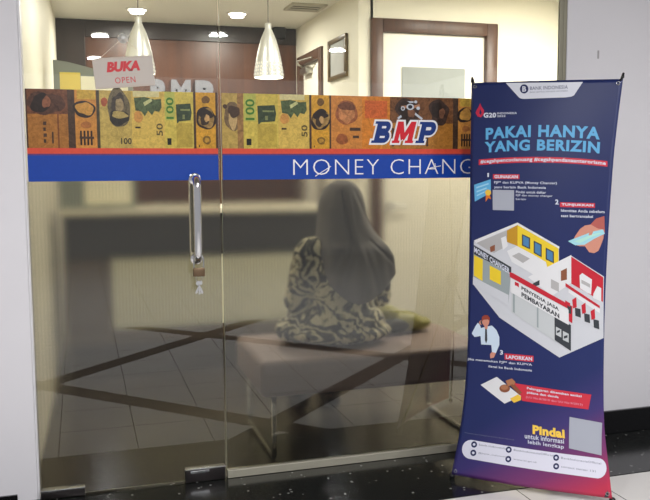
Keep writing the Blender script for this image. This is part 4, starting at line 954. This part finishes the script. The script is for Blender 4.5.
INK = dict(tab=(214, 216, 226), navy=(28, 38, 88), greytext=(120, 124, 144), flame=(196, 40, 72), white=(214, 218, 232), sky=(96, 172, 220), red=(206, 50, 68), panel=(170, 174, 186),
 cardblue=(98, 176, 222), cardlight=(160, 212, 238), orange=(226, 120, 40), gold=(240, 196, 70), skinred=(178, 92, 84), skin=(208, 142, 122), cardcyan=(160, 214, 226), mint=(178, 226, 214),
 floorlight=(204, 206, 212), wallwhite=(226, 226, 228), wallgrey=(178, 176, 176), ochre=(196, 146, 34), yellow=(236, 204, 46), dark=(56, 60, 66), winblue=(74, 128, 176), wood=(140, 84, 58), woodlight=(176, 118, 84),
 glassgrey=(152, 162, 164), glasslight=(196, 200, 202), shopred=(196, 34, 52), shirt=(206, 222, 238), hair=(150, 62, 46), pinktext=(224, 150, 170), yellowtext=(246, 206, 84), pill=(226, 226, 240))
groups = {}
for it in PRINT:
    kind, g, col, layer = it[:4]
    if g not in groups: groups[g] = (bmesh.new(), [])
    bm, cols = groups[g]
    if col not in cols: cols.append(col)
    mi = cols.index(col)
    if kind == 'P':
        fs = [bm.faces.new([bm.verts.new((x, y, layer)) for x, y in it[4]])]
    else:
        s, tl, tr, bl_, bold, arc = it[4:]
        vs, fcs, _ = text2d(s, bold, 0, 1.12 if g.startswith('headline') else 1.06); fs = []
        tlv, trv, blv = Vector(tl), Vector(tr), Vector(bl_)
        ac = arc * .4
        bv = []
        for u, w in vs:
            p = blv + (trv - tlv) * u + (tlv - blv) * w; bv.append(bm.verts.new((p.x, p.y - ac * (1 - (2 * u - 1) ** 2), layer)))
        for f in fcs:
            try: fs.append(bm.faces.new([bv[i] for i in f]))
            except ValueError: pass
    for f in fs: f.material_index = mi
for g, (bm, cols) in groups.items():
    bmesh.ops.triangulate(bm, faces=bm.faces)
    xs = [v.co.x for v in bm.verts]; ys = [v.co.y for v in bm.verts]
    for k in range(1, 24):
        if min(xs) < k * 2.5 < max(xs): bmesh.ops.bisect_plane(bm, geom=bm.verts[:] + bm.edges[:] + bm.faces[:], plane_co=(k * 2.5, 0, 0), plane_no=(1, 0, 0))
    for k in range(1, 40):
        if min(ys) < k * 4 < max(ys): bmesh.ops.bisect_plane(bm, geom=bm.verts[:] + bm.edges[:] + bm.faces[:], plane_co=(0, k * 4, 0), plane_no=(0, 1, 0))
    for v_ in bm.verts: v_.co = surf(v_.co.x / 60, v_.co.y / 160, .0008 + .00035 * v_.co.z) - bo
    link(g.split('#')[0], bm, [plain('ink_' + c, INK[c], .36, 0, .4, .02) for c in cols], sheet)
# stand: hub, two upper arms, two lower legs, one rear leg, four corner hooks
hub = surf(.5, .55) - NRM * .085
M_pole = plain('banner_pole', (40, 40, 44), .4, .3)
bm = bmesh.new(); ell(bm, hub - bo, (.03, .03, .04)); link('hub', bm, M_blackp, bt, True)
up = Vector((0, 0, .022))
for s_, t_, nm in ((0, 0, 'upper_arm'), (1, 0, 'upper_arm'), (0, 1, 'front_leg'), (1, 1, 'front_leg')):
    tip = surf(s_, t_); e = tip - NRM * .012
    if t_ == 0: e = e + up
    else: e = Vector((e.x, e.y, .006))
    bm = bmesh.new(); tube(bm, [hub - bo, (hub.lerp(e, .5)) - bo - NRM * .012, e - bo], .0045, 8); a = link(nm, bm, M_pole, bt, 'all')
    hk = bmesh.new()
    if t_ == 0:
        tube(hk, [tip - bo - NRM * .012 + up * 1.1, tip - bo + up * .3 - NRM * .003, tip - bo - up * .25 + NRM * .004 + (surf(.5, 0) - tip).normalized() * .010], .0042, 8)
    else: ell(hk, e - bo + Vector((0, 0, .006)), (.012, .012, .011))
    link('corner_hook' if t_ == 0 else 'foot_cap', hk, M_blackp, a, 'all')
    if True:
        ey = bmesh.new(); w_ = (surf(.5, t_) - tip).normalized(); dn = (surf(s_, .5) - tip).normalized()
        cc = tip + w_ * .016 + dn * .016 + NRM * .0022 - bo; u_ = w_; d_ = dn
        tube(ey, [cc + u_ * .006 * math.cos(2 * PI * k / 14) + d_ * .006 * math.sin(2 * PI * k / 14) for k in range(14)], .0016, 6, closed=True)
        link('eyelet', ey, M_steel, sheet, 'all')
bm = bmesh.new(); ft = Vector((hub.x + .22, hub.y + .15, .006)); tube(bm, [hub - bo, ft - bo], .0045, 8); link('rear_leg', bm, M_pole, bt, 'all')

# ------------------------------------------------------------------ corridor lights
GO = 'downlights in the corridor ceiling'
M_dlo = emit('corridor_downlight_glow', (255, 252, 246), 22)
for x, y, pw, lb in ((.232, -4.6, 1, 'corridor downlight mirrored in the glass door'), (.217, -6.15, 1, 'corridor downlight farthest back, left of the viewer'), (1.26, -4.28, 1, 'corridor downlight behind the viewer'), (2.6, -4.9, 1, 'corridor downlight behind the viewer, to the right'),
                     (-.6, -2.2, .8, 'corridor downlight nearest the left wall'), (.9, -2.4, .9, 'corridor downlight before the glass door'), (2.6, -2.2, .8, 'corridor downlight nearest the right wall')):  # nearer row: unseen lamps added to light the outside of the shopfront
    make_dl((x, y, CC), lb, GO, OUT_P * pw, COOL, M_dlo, .16)
wd = bpy.data.worlds.new('world'); SC.world = wd; wd.use_nodes = True
bgn = wd.node_tree.nodes['Background']; bgn.inputs[0].default_value = (.97, .97, 1, 1); bgn.inputs[1].default_value = WORLD_S

# ------------------------------------------------------------------ camera
cam = bpy.data.cameras.new('camera'); co = bpy.data.objects.new('camera', cam); COL.objects.link(co)
f_px, pitch, yaw, roll = 800, .1006, .2971, -.0055
cam.sensor_width = 36; cam.lens = f_px / 650 * 36; cam.clip_start = .05
fw = Vector((math.sin(yaw) * math.cos(pitch), math.cos(yaw) * math.cos(pitch), -math.sin(pitch)))
r0 = Vector((math.cos(yaw), -math.sin(yaw), 0)); u0 = r0.cross(fw)
r_ = r0 * math.cos(roll) + u0 * math.sin(roll); u_ = -r0 * math.sin(roll) + u0 * math.cos(roll)
co.matrix_world = Matrix(((r_.x, u_.x, -fw.x, 0), (r_.y, u_.y, -fw.y, -3.13), (r_.z, u_.z, -fw.z, 1.25), (0, 0, 0, 1)))
SC.camera = co
vs_ = SC.view_settings; vs_.view_transform = 'Standard'; vs_.look = 'None'; vs_.gamma = 1; vs_.use_curve_mapping = False; vs_.exposure = EXPO
